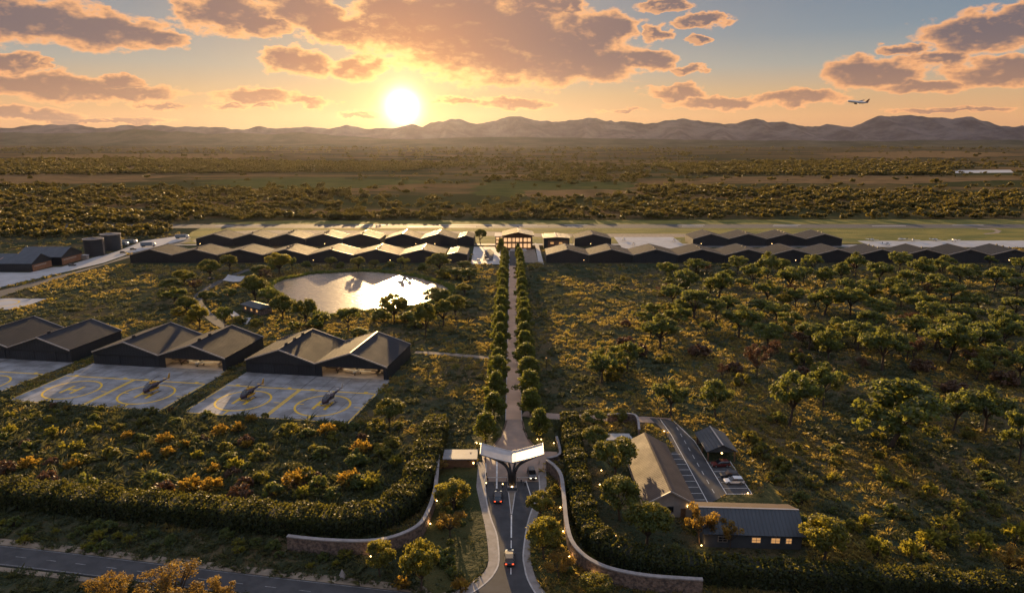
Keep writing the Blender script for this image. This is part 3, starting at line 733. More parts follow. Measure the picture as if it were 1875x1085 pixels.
# terminal building
tb = empty('terminal_building', (3.2, G(937, 456).y, 0), 0, 'wide gabled timber terminal with lit glass storeys at the end of the avenue', 'terminal')
MB().extr([(-9.5, 0), (12, 0), (12, 10.2), (1, 12.6), (-9.5, 10.2)], 0, 22).build('wall', M['timber'], tb)
MB().extr([(-10.6, 10.1), (1, 12.75), (1, 13.15), (-10.6, 10.5)], -3.2, 23).build('roof', M['roof'], tb)
MB().extr([(1.01, 12.75), (13.2, 10.0), (13.2, 10.4), (1.01, 13.15)], -3.2, 23).build('roof', M['dark_roof'], tb)
tr = MB(); tr.extr([(-10.6, 10.0), (1, 12.65), (1, 13.25), (-10.6, 10.6)], -3.5, -3.21); tr.extr([(1, 12.65), (13.2, 9.9), (13.2, 10.5), (1, 13.25)], -3.5, -3.21); tr.build('roof_trim', M['timber'], tb)
for z0, z1 in ((5.4, 8.6), (1.0, 4.4)):
    for i in range(7):
        xx = -8.1 + i * 2.95
        f = MB().box((xx, -.12, (z0 + z1) / 2), (2.7, .2, z1 - z0)).build('window_frame', M['timber'], tb)
        MB().box((xx, -.25, (z0 + z1) / 2), (2.3, .06, z1 - z0 - .35)).build('pane', M['facade_window'], f)
MB().box((1.2, -1.2, 4.85), (23, 2.4, .35)).build('balcony', M['timber'], tb)
MB().box((1.2, -2.35, 5.6), (23, .08, .12)).box((1.2, -2.35, 5.2), (23, .05, .06)).build('railing', M['dark_metal'], tb)
for q in (-9.6, -2.6, 4.6, 11.6): MB().box((q, -2.6, 5.0), (.45, .45, 10)).build('column', M['timber'], tb)
MB().box((1.5, -5.5, .5), (11, 6, .5)).box((1.5, -6.5, .3), (12, 8, .3)).build('entrance_steps', M['pale_concrete'], tb)
wg = MB().box((-12.6, 10, 4.7), (6, 18, 9.4)).build('side_wing', M['timber'], tb)
MB().box((-12.7, 9.5, 9.6), (7.2, 20, .4)).build('wing_roof', M['trim'], tb)
for z in (2.2, 5.4, 8.0):
    for q in (-14, -11.4): MB().box((q, .94, z), (2, .1, 1.9)).build('window', M['facade_window'], tb)

# works yard buildings at the far left (gable ends facing right)
def yard_shed(loc, length, width, eave, peak, label, front):
    b = empty('workshop', loc, R(90), label, 'workshop', 'sheds in the works yard')
    x = width / 2
    MB().extr([(-x, 0), (x, 0), (x, eave), (0, peak), (-x, eave)], .5, length).build('wall', M['wall_y'], b)
    for s in (-1, 1): MB().extr([(s * (x + .4), eave - .1), (s * .01, peak + .05), (s * .01, peak + .35), (s * (x + .4), eave + .2)][:: s], 0, length + .3).build('roof', M['blue_roof'], b)
    MB().box((0, .4, eave * .42), (width - 1.0, .12, eave * .8)).build('lit_gable_bay', M[front], b)  # panel whose colour carries the warm light on the gable end
    MB().box((-width * .1, .3, eave * .62), (width * .6, .1, .5)).build('lintel', M['trim'], b)
    return b
sA = yard_shed((-297, 425.6, 0), 60, 19, 4.9, 9.6, 'blue-grey roofed workshop with pale roof lettering, in front of its twin', 'lit_gable')
sB = yard_shed((-293, 449.5, 0), 30, 22, 5.2, 10.2, 'blue-grey roofed workshop with brick bay, behind the lettered one near the tanks', 'lit_gable')
# worn, unreadable pale lettering on the front roof slope
lt = MB(); al = math.atan2(9.6 - 4.9, 9.9)
def on_roof(u, v):      # u along the ridge away from the gable, v up the slope 0..1; local shed space, front slope faces the camera
    return Vector((-9.9 + 9.9 * v, u, 5.0 + v * (9.95 - 5.0) + .18)) 
def stroke(a, b, w=.45):
    A, B = on_roof(*a), on_roof(*b); t = (B - A).normalized(); nrm = Vector((-(9.95 - 5.0), 0, 9.9)).normalized(); s = t.cross(nrm) * w / 2
    lt.add([A - s, A + s, B + s, B - s, A - s + nrm * .04, A + s + nrm * .04, B + s + nrm * .04, B - s + nrm * .04], [(3, 2, 1, 0), (4, 5, 6, 7), (0, 1, 5, 4), (1, 2, 6, 5), (2, 3, 7, 6), (3, 0, 4, 7)])
for u in (32.6, 30.0, 27.3):                    # three hooked strokes, then a flourish like an x
    stroke((u + .6, .34), (u - .7, .60)); stroke((u - .7, .60), (u - 1.5, .56)); stroke((u + .6, .34), (u + .2, .33))
stroke((24.6, .34), (23.6, .56)); stroke((23.6, .36), (22.0, .38)); stroke((22.0, .38), (21.2, .60)); stroke((23.8, .52), (22.4, .34))
lt.build('lettering', simple('faded_lettering', (.45, .26, .18), (.38, .2, .13)), sA)

# storage tanks
def tank(px, py, r, h, label):
    g = G(px, py); t = empty('storage_tank', (g.x, g.y + r, 0), 0, label, 'tank', 'tanks beside the works yard')
    rings = [[(r * math.cos(a), r * math.sin(a), z) for a in np.linspace(0, 2 * math.pi, 41)[:-1]] for z in (0, h)]
    MB().loft(rings).build('shell', M['tank'], t, smooth=False)
    MB().loft([[((r + .3) * math.cos(a), (r + .3) * math.sin(a), z) for a in np.linspace(0, 2 * math.pi, 41)[:-1]] for z in (h + .003, h + .5)]).build('rim', M['trim'], t)
    MB().loft([[(k * math.cos(a), k * math.sin(a), z) for a in np.linspace(0, 2 * math.pi, 33)[:-1]] for k, z in ((r * .98, h + .503), (.5, h + 1.3))]).build('lid', M['tank'], t)
    MB().tube([(0, 0, h + 1.2), (0, 0, h + 2.6)], .12).build('vent', M['dark_metal'], t)
    ld = MB(); 
    for s in (-.3, .3): ld.tube([(r + .2, s, 0), (r + .2, s, h + .8)], .06, 4)
    for z in np.arange(.5, h, .6): ld.tube([(r + .2, -.3, z), (r + .2, .3, z)], .04, 4)
    ld.build('ladder', M['trim'], t)
tank(164.5, 470, 6.4, 11.6, 'dark cylindrical storage tank nearer the workshops')
tank(196.5, 459.5, 6.6, 11.4, 'dark cylindrical storage tank on the right, farther back')
bx = empty('pump_house', (G(156, 475).x, G(156, 475).y, 0), 0, 'small pale pump house at the foot of the nearer tank', 'shed')
MB().box((0, 0, 1.5), (4, 3, 3)).build('wall', M['house_wall'], bx); MB().box((0, 0, 3.12), (4.5, 3.5, .24)).build('roof', M['pale_concrete'], bx)

# pond cottage and pavilion
ct = empty('pond_cottage', (G(458, 575).x, G(458, 575).y + 2, 0), R(-38), 'low stone cottage with hipped grey roof and lit windows on the pond terrace', 'cottage')
MB().box((0, 3, 1.6), (15, 6, 3.2)).build('wall', M['stone'], ct)
MB().add([(-8.3, -.9, 3.15), (8.3, -.9, 3.15), (8.3, 6.9, 3.15), (-8.3, 6.9, 3.15), (-5.8, 3, 4.7), (5.8, 3, 4.7), (-8.3, -.9, 3.3), (8.3, -.9, 3.3), (8.3, 6.9, 3.3), (-8.3, 6.9, 3.3)],
         [(3, 2, 1, 0), (0, 1, 7, 6), (1, 2, 8, 7), (2, 3, 9, 8), (3, 0, 6, 9), (6, 7, 5, 4), (7, 8, 5), (8, 9, 4, 5), (9, 6, 4)]).build('roof', M['dark_roof'], ct)
for q in (-5, 0, 4.6): MB().box((q, -.05, 1.7), (1.2, .1, 1.1)).build('window', M['lit_window'], ct)
MB().box((2.2, -.06, 1.1), (1.1, .12, 2.1)).build('door', M['timber'], ct)
cts = [tuple(G(*p)[:2]) for p in [(424, 567), (447, 583), (460, 582), (452, 594), (441, 590), (420, 575)]]
sheet('pond_terrace', cts, 'pale_concrete')
pv = empty('pavilion', (G(431, 524).x, G(431, 524).y + 3, 0), R(-20), 'open pavilion with swept pale tent roof beside the pond path', 'pavilion')
n = 9; vs = []; 
for i in range(n):
    for j in range(n):
        a, b = i / (n - 1) * 2 - 1, j / (n - 1) * 2 - 1
        vs.append((a * 6, b * 4.5, 3.0 + 2.3 * (1 - abs(b)) ** 1.6 + .5 * a * a))
mb = MB(); top = vs; bot = [(x, y, z - .15) for x, y, z in vs]
mb.add(top + bot, [(i * n + j, (i + 1) * n + j, (i + 1) * n + j + 1, i * n + j + 1) for i in range(n - 1) for j in range(n - 1)] +
       [(n * n + i * n + j + 1, n * n + (i + 1) * n + j + 1, n * n + (i + 1) * n + j, n * n + i * n + j) for i in range(n - 1) for j in range(n - 1)])
mb.build('roof', M['canopy'], pv)
for a in (-1, 1):
    for b in (-1, 1): MB().tube([(a * 5.2, b * 3.8, 0), (a * 5.2, b * 3.8, 3.4)], .16, 6).build('post', M['timber'], pv)

# the long house, the cross house, the carport
lh = empty('long_house', (34.15, 134, 0), 0, 'long gabled house with ribbed brown roof and lamps on its end wall', 'house')
MB().extr([(-5, 0), (5, 0), (5, 3.5), (0, 6.3), (-5, 3.5)], 0, 29).build('wall', M['house_wall'], lh)
for s, mt in ((-1, 'brown_roof'), (1, 'brown_roof')):
    MB().extr([(s * 5.75, 3.12), (s * .004, 6.34), (s * .004, 6.56), (s * 5.75, 3.34)][:: s], -.6, 29.5).build('roof', M[mt], lh)
MB().box((0, 14.4, 6.6), (.45, 30.0, .1)).build('ridge_cap', M['brown_roof'], lh)
rk = MB(); 
for s in (-1, 1): rk.extr([(s * 5.8, 3.0), (s * .003, 6.24), (s * .003, 6.62), (s * 5.8, 3.38)][:: s], -.85, -.61)
rk.build('roof_trim', M['trim'], lh)
wf = MB().box((0.2, -.04, 1.9), (1.4, .1, 1.4)).build('window', M['slate_wall'], lh); MB().box((.2, -.11, 1.9), (1.1, .05, 1.1)).build('pane', M['glass'], wf)
MB().box((3.0, -.05, 1.05), (1.1, .12, 2.1)).build('door', M['timber'], lh)
for q in (-4.1, 3.9): MB().box((q, -.16, 2.75), (.22, .24, .34)).build('wall_lamp', M['lamp'], lh)
for y in (5, 10, 15, 20, 25):
    MB().box((-5.03, y, 1.8), (.1, 1.6, 1.3)).build('window', M['glass'], lh)
    MB().box((5.03, y, 1.8), (.1, 1.6, 1.3)).build('window', M['glass'], lh)
ch = empty('cross_house', (48.3, 122.4, 0), R(-3), 'dark grey house with mansard-like roof and three small lit windows', 'house')
L2 = 9.6
MB().add([(-L2, 0, 0), (L2, 0, 0), (L2, 9.6, 0), (-L2, 9.6, 0), (-L2, 0, 3.4), (L2, 0, 3.4), (L2, 9.6, 3.9), (-L2, 9.6, 3.9), (-L2, 4.4, 6.0), (L2, 4.4, 6.0)],
         [(3, 2, 1, 0), (0, 1, 5, 4), (2, 3, 7, 6), (1, 2, 6, 9, 5), (3, 0, 4, 8, 7), (4, 5, 9, 8), (8, 9, 6, 7)]).build('wall', M['slate_wall'], ch)
def slab(a, b, x0, x1, t):   # roof plane from (y,z) a to b
    d = Vector((0, b[0] - a[0], b[1] - a[1])).normalized(); nn = Vector((0, -d.z, d.y)) * t
    vs = [Vector((x0, *a)), Vector((x1, *a)), Vector((x1, *b)), Vector((x0, *b))]; return MB().add(vs + [v + nn for v in vs], [(3, 2, 1, 0), (4, 5, 6, 7), (0, 1, 5, 4), (1, 2, 6, 5), (2, 3, 7, 6), (3, 0, 4, 7)])
slab((-.7, 3.15), (4.4, 6.1), -L2 - .5, L2 + .5, .2).build('roof', M['dark_roof'], ch)
slab((4.42, 6.1), (10.2, 4.0), -L2 - .5, L2 + .5, .2).build('roof', M['brown_roof'], ch)  # far slope: its peach sunlight is put into a browner roof colour
MB().box((0, 4.4, 6.33), (2 * L2 + 1, .4, .1)).build('ridge_cap', M['trim'], ch)
for q in (-6.0, .6, 4.4, 7.0):
    wf = MB().box((q, -.05, 1.9), (1.9 if q < 5 else 1.3, .12, 1.3)).build('window', M['trim'], ch)
    MB().box((q, -.13, 1.9), (1.6 if q < 5 else 1.0, .06, 1.0)).build('pane', M['lit_window'] if q > 0 else M['glass'], wf)
    MB().box((q, -.17, 1.9), (.08, .05, 1.0)).box((q, -.172, 1.9), (1.6 if q < 5 else 1.0, .05, .07)).build('glazing_bar', M['trim'], wf)
cp = empty('carport', (53.3, 160, 0), 0, 'open carport with dark gable roof and pale ridge above the parked cars', 'carport')
for s in (-1, 1): MB().extr([(s * 4.0, 2.75), (s * .004, 4.6), (s * .004, 4.8), (s * 4.0, 2.95)][:: s], -.4, 11.4).build('roof', M['dark_roof'], cp)
MB().box((0, 5.5, 4.85), (.35, 11.8, .1)).build('ridge_cap', M['trim'], cp)
MB().extr([(-3.6, 2.7), (3.6, 2.7), (0, 4.45)], .05, .2).build('gable_panel', M['slate_wall'], cp)
for a in (-3.4, 3.4):
    for b in (.3, 5.5, 10.6): MB().box((a, b, 1.4), (.28, .28, 2.8)).build('post', M['timber'], cp)
MB().box((0, 10.9, 1.3), (6.4, .2, 2.6)).build('back_wall', M['house_wall'], cp)
MB().box((0, .12, 2.4), (.3, .3, .2)).build('lamp', M['lamp'], cp)

# ================================================================== GATE
gt = empty('gate_canopy', (0, 149, 0), 0, 'white Y-shaped gate canopy with two upswept wings over the entrance', 'gate canopy')
def wing(s):
    xs = np.linspace(0, 1, 9); vs = []; fs = []
    x_end = 7.4
    for t in xs:
        x = s * (.02 + x_end * t); z = 5.7 + 2.1 * t ** 1.15
        y0, y1 = -1.2 - .0 * t, 4.4
        for y, zz in ((y0, z), (y1, z + .1), (y1, z + .38), (y0, z + .28)): vs.append((x, y, zz))
    n = len(xs)
    for i in range(n - 1):
        for k in range(4): fs.append((4 * i + k, 4 * i + (k + 1) % 4, 4 * i + 4 + (k + 1) % 4, 4 * i + 4 + k))
    fs += [(3, 2, 1, 0), tuple(4 * (n - 1) + k for k in range(4))]
    MB().add(vs, fs).build('wing', M['canopy'], gt)
    ed = MB()
    for y, z2 in ((-1.3, .34), (4.42, .44)):
        ed.tube([(s * (.02 + x_end * t), y, 5.7 + 2.1 * t ** 1.15 + z2) for t in xs], .1, 5)
    ed.tube([(s * (x_end + .05), y, 8.0 + .18 + .02 * y) for y in np.linspace(-1.3, 4.42, 5)], .14, 5)
    ed.build('edge_rim', M['steel'], gt)
    path = [(s * .55, -1.9, 0.5), (s * .62, -1.6, 2.4), (s * .8, -1.2, 3.8), (s * 1.5, -.6, 4.9), (s * 2.9, -.1, 5.75), (s * 5.4, .3, 6.75)]
    MB().tube(smooth3(path), .36, 8).build('column', M['dark_metal'], gt)
    MB().tube(smooth3([(s * .18, -1.8, .5), (s * .2, -1.4, 3), (s * .5, -.7, 4.6), (s * .9, .2, 5.75)]), .26, 8).build('column', M['dark_metal'], gt)
def smooth3(pts, k=4):
    P = [Vector(p) for p in pts]; out = []
    for i in range(len(P) - 1):
        a, b, c, d = P[max(i - 1, 0)], P[i], P[i + 1], P[min(i + 2, len(P) - 1)]
        for j in range(k):
            t = j / k; out.append(.5 * ((2 * b) + (c - a) * t + (2 * a - 5 * b + 4 * c - d) * t * t + (3 * b - a - 3 * c + d) * t ** 3))
    return out + [P[-1]]
wing(-1); wing(1)
pl = MB().prism([(-1.25, -4.6), (1.25, -4.6), (.95, .6), (-.95, .6)], 0, .5).build('plinth', M['pave'], gt)
MB().box((0, -4.2, .8), (2.3, .5, .6)).build('plinth_wall', M['slate_wall'], gt)
MB().box((0, -2.9, .62), (.34, .34, .24)).build('uplight', M['lamp'], gt)
isl = [tuple(G(*p)[:2]) for p in [(929.7, 891), (945, 891), (937.4, 942), (935.8, 942)]]
o = MB().prism(isl, 0, .2).build('traffic_island', M['gravel']); o['kind'] = 'structure'
o = MB().band(isl + [isl[0]], .22, 0, .26).build('island_kerb', M['kerb']); o['kind'] = 'structure'
def barrier(x0, x1, y, label):
    b = empty('barrier', (x0, y, 0), 0, label, 'barrier', 'barriers at the gate')
    MB().box((0, 0, .55), (.35, .35, 1.1)).build('housing', M['dark_metal'], b)
    s = 1 if x1 > x0 else -1
    MB().box(((x1 - x0) / 2, -.22, 1.0), (abs(x1 - x0), .1, .14)).build('boom', M['steel'], b)
    MB().box((x1 - x0 - s * .1, -.22, .5), (.1, .08, 1.0)).build('rest', M['dark_metal'], b)
barrier(-5.9, -1.2, 150.2, 'lowered white barrier boom across the left entry lane')
barrier(5.3, 1.2, 150.2, 'lowered white barrier boom across the right exit lane')
for i, (x, y, lb) in enumerate([(-6.2, 152.6, 'black bollard at the kerb of the entry lane'), (-2.2, 146.7, 'small lit bollard between the entry lanes'), (2.2, 149.0, 'dark bollard just right of the canopy columns'), (3.1, 147.6, 'dark bollard on the exit lane, farthest from the columns'), (-6.1, 147.2, 'lit bollard at the left edge of the entry lane')]):
    b = empty('bollard', (x, y, .0), 0, lb, 'bollard', 'bollards around the gate')
    MB().tube([(0, 0, 0), (0, 0, 1.0)], .13, 8).build('post', M['dark_metal'], b); MB().tube([(0, 0, 1.0), (0, 0, 1.12)], .11, 8).build('cap', M['lamp'] if 'lit' in lb else M['steel'], b)
# low flanking gatehouse with flat pale roof, left; low walls right
A, B = G(813, 856), G(869, 858)
gh = empty('gatehouse', ((A.x + B.x) / 2, (A.y + B.y) / 2, 0), 0, 'low brown gatehouse wing with flat pale roof left of the canopy', 'gatehouse')
wd = (B.x - A.x)
MB().box((0, 2.4, 1.25), (wd, 4.6, 2.5)).build('wall', M['timber'], gh)
MB().box((.2, 2.3, 2.62), (wd + .9, 5.4, .24)).build('roof', simple('gatehouse_roof', (.19, .185, .185), (.15, .148, .148), .5, .6), gh)
MB().box((wd / 2 - .3, -.05, 1.5), (.3, .2, .3)).build('lamp', M['lamp'], gh)

# boundary walls with coping
def wall(name, pts, h, w, label, top=None):
    pts = smooth_path(pts, 1.2); wobj = empty(name, (pts[0][0], pts[0][1], 0), 0, label, 'wall')
    q = [(p[0] - pts[0][0], p[1] - pts[0][1]) for p in pts]
    MB().band(q, w, -.2, h).build('masonry', M['stone'], wobj)
    MB().band(q, w + .25, h + .003, h + .25).build('coping', M['coping'], wobj)
    KEEP_OUT.append(offset(pts, w / 2 + .3) + offset(pts, -w / 2 - .3)[::-1])
WL = GP([(528, 1005), (595, 1012), (671, 1014), (722, 1006), (766, 985), (785, 956), (797, 918), (801, 880), (803, 852)])
WR = GP([(1001, 862), (1016, 874), (1027, 892), (1032, 930), (1037, 980), (1046, 1014), (1065, 1038), (1092, 1056), (1128, 1069), (1190, 1080), (1285, 1087)])
wall('stone_wall', WL, 2.9, .6, 'curved brown stone wall with grey coping, left of the entrance road')
wall('stone_wall', WR, 2.9, .6, 'curved brown stone wall with grey coping, right of the entrance road')
wall('low_wall', GP([(1019, 806), (1025, 838), (1001, 846)]), 1.1, .4, 'low pale wall with an angled corner right of the canopy')
wall('garden_wall', GP([(1170, 800), (1161, 772), (1112, 772)]), 2.2, .4, 'garden wall with pale coping at the far end of the long house')
cn = G(627, 1058)
mkr = empty('stone_marker', (cn.x, cn.y, 0), .5, 'small pointed grey stone marker in the grass below the left wall', 'marker')
MB().loft([[(r * math.cos(a), r * math.sin(a), z) for a in np.linspace(0, 2 * math.pi, 6)[:-1]] for r, z in ((.85, 0), (.75, .35), (.04, 1.9))]).build('cone', M['coping'], mkr)
MB().box((0, 0, .04), (1.9, 1.9, .1)).build('base', M['pave'], mkr)

# ================================================================== HEDGES
def hedge(pts, w, h, label, per_m):
    pts = smooth_path(pts, 1.0); root = empty('hedge', (pts[0][0], pts[0][1], 0), 0, label, 'hedge')
    o0 = np.array(pts[0]); P = np.array(pts) - o0
    T = unit(np.gradient(P, axis=0)); Nn = np.stack([-T[:, 1], T[:, 0]], 1)
    core = MB(); prof = [(-.46, -.1), (.46, -.1), (.44, .72), (.28, .93), (-.28, .93), (-.44, .72)]
    core.loft([[(p[0] + n[0] * a * w, p[1] + n[1] * a * w, b * h) for a, b in prof] for p, n in zip(P, Nn)]); core.build('stems', M['hedge_core'], root)
    n = int(len(P) * per_m); i = rng.integers(0, len(P) - 1, n); f = rng.random(n)
    base = P[i] * (1 - f[:, None]) + P[i + 1] * f[:, None]; nn = Nn[i]
    u = rng.uniform(-1.45, 1.45, n); side = np.abs(u) > .62
    a = np.where(side, np.sign(u) * (.5 + .03 * rng.normal(size=n)), u / .62 * .46); b = np.where(side, 1.0 - (np.abs(u) - .62) / .83 * 1.0, 1.0 + .05 * rng.normal(size=n))
    lump = .10 * np.sin(i * .55) + .08 * np.sin(i * 1.7 + 2 * u)
    C = np.column_stack([base + nn * (a * w * (1 + lump * .6))[:, None], np.maximum(b * h * (1 + lump), .05)])
    nr = np.column_stack([nn * np.where(side, np.sign(u), .15 * u)[:, None], np.where(side, .35, 1.0)]) + .65 * rng.normal(size=(n, 3))
    quad_mesh('foliage', leaf_quads(C, nr, rng.uniform(.22, .52, n), .8), M['leaf_hedge'], root, rng.random(n) ** 1.3)
    sp = int(len(P) * per_m * .06); i = rng.integers(0, len(P), sp)      # loose shoots on top
    C = np.column_stack([P[i] + Nn[i] * (rng.uniform(-.45, .45, sp) * w)[:, None], h * rng.uniform(1.0, 1.16, sp)])
    quad_mesh('shoot', leaf_quads(C, np.column_stack([rng.normal(size=(sp, 2)), .2 * rng.normal(size=sp)]), rng.uniform(.3, .6, sp), .45), M['leaf_hedge'], root, rng.uniform(.5, 1, sp)); COL.objects[-1]['kind'] = 'stuff'
    KEEP_OUT.append(offset(pts, w / 2) + offset(pts, -w / 2)[::-1])
HL = GP([(-90, 908), (60, 922), (200, 936), (360, 950), (500, 964), (610, 970), (690, 962), (738, 934), (764, 900), (779, 862), (789, 830), (797, 800), (800, 786)])
HR = GP([(1042, 778), (1046, 815), (1055, 870), (1063, 925), (1075, 972), (1098, 1008), (1150, 1034), (1240, 1052), (1380, 1064), (1540, 1075), (1700, 1086), (1960, 1104)])
hedge(HL, 6.3, 4.2, 'tall clipped dark hedge along the left field, curving up to the gate', 400)
hedge(HR, 4.6, 3.8, 'tall clipped dark hedge around the houses, right of the gate', 330)

# ================================================================== TREES AND SHRUBS
def tree_meshes(kind, seed, leafmat):
    r = np.random.default_rng(seed); tm = MB()
    Cs, Ns, Ss, Ts = [], [], [], []
    def clump(c, rx, rz, n, size):
        n = int(n * 1.7); size *= .76
        d = unit(r.normal(size=(n, 3))); k = r.random(n) ** .45
        Cs.append(np.array(c) + d * k[:, None] * np.array([rx, rx, rz])); Ns.append(d + .7 * r.normal(size=(n, 3)) + np.array([0, 0, .35]))
        Ss.append(r.uniform(.7, 1.35, n) * size); b = r.uniform(0, .75); Ts.append(np.clip(b + .35 * r.normal(size=n) * .7, 0, 1))
    lean = r.uniform(-.05, .05, 2); asp = .8
    if kind in ('grove', 'spread'):
        zt = .34 if kind == 'grove' else .22
        tm.tube([(0, 0, -.03), (lean[0] * .5, lean[1] * .5, zt * .5), (lean[0], lean[1], zt)], [.034, .027, .024], 7)
        nl = 7; R0 = .42
        for k in range(nl):
            a = 2 * math.pi * (k + r.uniform(-.3, .3)) / nl; rr = r.uniform(.20, .38); zz = r.uniform(.52, .76)
            e = (lean[0] + rr * math.cos(a), lean[1] + rr * math.sin(a), zz)
            tm.tube([(lean[0], lean[1], zt * .96), (lean[0] + rr * .45 * math.cos(a), lean[1] + rr * .45 * math.sin(a), zt + (zz - zt) * .62), e], [.018, .013, .006], 5)
            for q in range(3):
                j = r.normal(size=3) * np.array([.09, .09, .05]); clump((e[0] + j[0], e[1] + j[1], e[2] + .05 + j[2]), r.uniform(.10, .15), r.uniform(.075, .115), 62, .056)
        for k in range(7 if kind == 'grove' else 11):
            a = r.uniform(0, 6.28); rr = .34 * math.sqrt(r.random()); clump((lean[0] + rr * math.cos(a), lean[1] + rr * math.sin(a), .76 + .20 * (1 - rr / .34) + r.normal() * .03), r.uniform(.10, .15), r.uniform(.075, .115), 62, .058)
        if kind == 'spread':
            for k in range(9):
                a = r.uniform(0, 6.28); rr = r.uniform(.25, .46); clump((rr * math.cos(a), rr * math.sin(a), r.uniform(.38, .6)), .11, .08, 50, .055)
    elif kind == 'avenue':
        tm.tube([(0, 0, -.03), (lean[0] * .3, lean[1] * .3, .3), (0, 0, .7)], [.028, .024, .008], 7)
        for k in range(6):
            a = k * 1.05 + r.uniform(-.2, .2); tm.tube([(0, 0, .28 + .02 * k), (.12 * math.cos(a), .12 * math.sin(a), .44), (.24 * math.cos(a), .24 * math.sin(a), .56)], [.013, .009, .004], 5)
        for k in range(34):
            t = (k + .5) / 34; z = .26 + .70 * t; pr = .42 * (1 - t * .94) ** .62 * min(1, .55 + 3.2 * t) * r.uniform(.82, 1.12)
            a = k * 2.4 + r.uniform(-.3, .3); rr = pr * r.uniform(.55, .98); clump((rr * math.cos(a), rr * math.sin(a), z), r.uniform(.10, .15), r.uniform(.08, .11), 60, .055)
    elif kind == 'garden':
        tm.tube([(0, 0, -.03), (lean[0], lean[1], .28), (lean[0], lean[1], .6)], [.028, .023, .01], 7)
        for k in range(8):
            a = k * .8 + r.uniform(-.3, .3); rr = r.uniform(.2, .36); e = (rr * math.cos(a), rr * math.sin(a), r.uniform(.5, .72)); tm.tube([(lean[0], lean[1], .24), (e[0] * .5, e[1] * .5, .42), e], [.015, .011, .005], 5)
            clump(e, .15, .11, 70, .052)
        for k in range(26):
            d = unit(r.normal(size=3)); d[2] = abs(d[2]) * .95 - .12; clump((d[0] * .36, d[1] * .36, .58 + d[2] * .33), r.uniform(.10, .15), r.uniform(.07, .11), 64, .05)
    elif kind == 'dry':
        asp = .5
        tm.tube([(0, 0, -.03), (lean[0], lean[1], .3)], [.022, .018], 6)
        for k in range(13):
            a = r.uniform(0, 6.28); rr = r.uniform(.12, .42); e = np.array([rr * math.cos(a), rr * math.sin(a), r.uniform(.5, .9)]); tm.tube([(lean[0], lean[1], .27), tuple(e * .55 + np.array([0, 0, .1])), tuple(e)], [.012, .008, .003], 4)
            clump(e, r.uniform(.09, .14), r.uniform(.07, .1), 55, .055)
            clump(e * np.array([.6, .6, .9]), .1, .08, 25, .05)
    elif kind == 'bush':
        for k in range(5):
            a = r.uniform(0, 6.28); tm.tube([(0, 0, -.05), (.15 * math.cos(a), .15 * math.sin(a), .3), (.3 * math.cos(a), .3 * math.sin(a), .6)], [.03, .02, .01], 4)
        for k in range(17):
            d = unit(r.normal(size=3)); d[2] = abs(d[2]); clump((d[0] * .42, d[1] * .42, .18 + d[2] * .56), r.uniform(.14, .22), r.uniform(.12, .19), 34, .115)
    elif kind == 'thicket':
        asp = .55
        for k in range(30):
            a = r.uniform(0, 6.28); rr = .48 * math.sqrt(r.random()); e = np.array([rr * math.cos(a), rr * math.sin(a), .95 - .75 * rr + r.normal() * .07]); tm.tube([(e[0] * .2, e[1] * .2, -.05), tuple(e * .6), tuple(e)], [.016, .011, .004], 4)
            clump(e, r.uniform(.07, .12), r.uniform(.06, .1), 60, .036); clump(e * np.array([.9, .9, .7]), .10, .09, 40, .036)
    elif kind == 'burst':
        for k in range(4):
            a = r.uniform(0, 6.28); tm.tube([(0, 0, -.05), (.1 * math.cos(a), .1 * math.sin(a), .45)], [.035, .015], 4)
        V = []; n = 46
        for k in range(n):
            d = unit(r.normal(size=3) * np.array([1, 1, .8])); d[2] = abs(d[2]) * 1.1 + .12; d = unit(d); L = r.uniform(.4, .62); tip = np.array([0, 0, .28]) + d * L
            m = 9; tt = r.uniform(.5, 1.0, m)[:, None]; C = np.array([0, 0, .28]) + d * L * tt + r.normal(size=(m, 3)) * .03
            Cs.append(C); Ns.append(np.cross(d, r.normal(size=(m, 3)))); Ss.append(r.uniform(.08, .14, m)); Ts.append(np.clip(r.random() * .7 + .3 * r.random(m), 0, 1))
    C, Nn, S, T = np.concatenate(Cs), np.concatenate(Ns), np.concatenate(Ss), np.concatenate(Ts)
    crown = quad_mesh('crown', leaf_quads(C, Nn, S, asp, r), M[leafmat], None, T, obj=False).data
    to = tm.build('trunk', M['bark']); trunk = to.data; bpy.data.objects.remove(to)
    zmax = np.quantile(C[:, 2], .99); wx = np.quantile(np.abs(C[:, :2]), .985) * 2
    return trunk, crown, zmax, wx
KINDS = {}
for kd, mt, ns in (('grove', 'leaf_grove', 6), ('spread', 'leaf_grove', 2), ('avenue', 'leaf_avenue', 4), ('garden', 'leaf_garden', 4), ('dry', 'leaf_dry', 3), ('bush', 'leaf_olive', 4), ('burst', 'leaf_dry', 3), ('thicket', 'leaf_dry', 2)):
    KINDS[kd] = [tree_meshes(kd, 100 + 17 * k + len(kd), mt) for k in range(ns)]
KINDS['olive'] = [tree_meshes('garden', 300 + k, 'leaf_olive') for k in range(3)]
KINDS['brown'] = [tree_meshes('dry', 400 + k, 'leaf_brown') for k in range(2)]
KINDS['gold_burst'] = [tree_meshes('burst', 420 + k, 'leaf_olive') for k in range(2)]
KINDS['brown_bush'] = [tree_meshes('bush', 500 + k, 'leaf_brown') for k in range(2)]
KINDS['dark_bush'] = [tree_meshes('bush', 520 + k, 'leaf_grove') for k in range(2)]
SHR = ('thicket', 'bush', 'burst', 'gold_burst', 'brown_bush', 'dark_bush')
TREE_XY = []
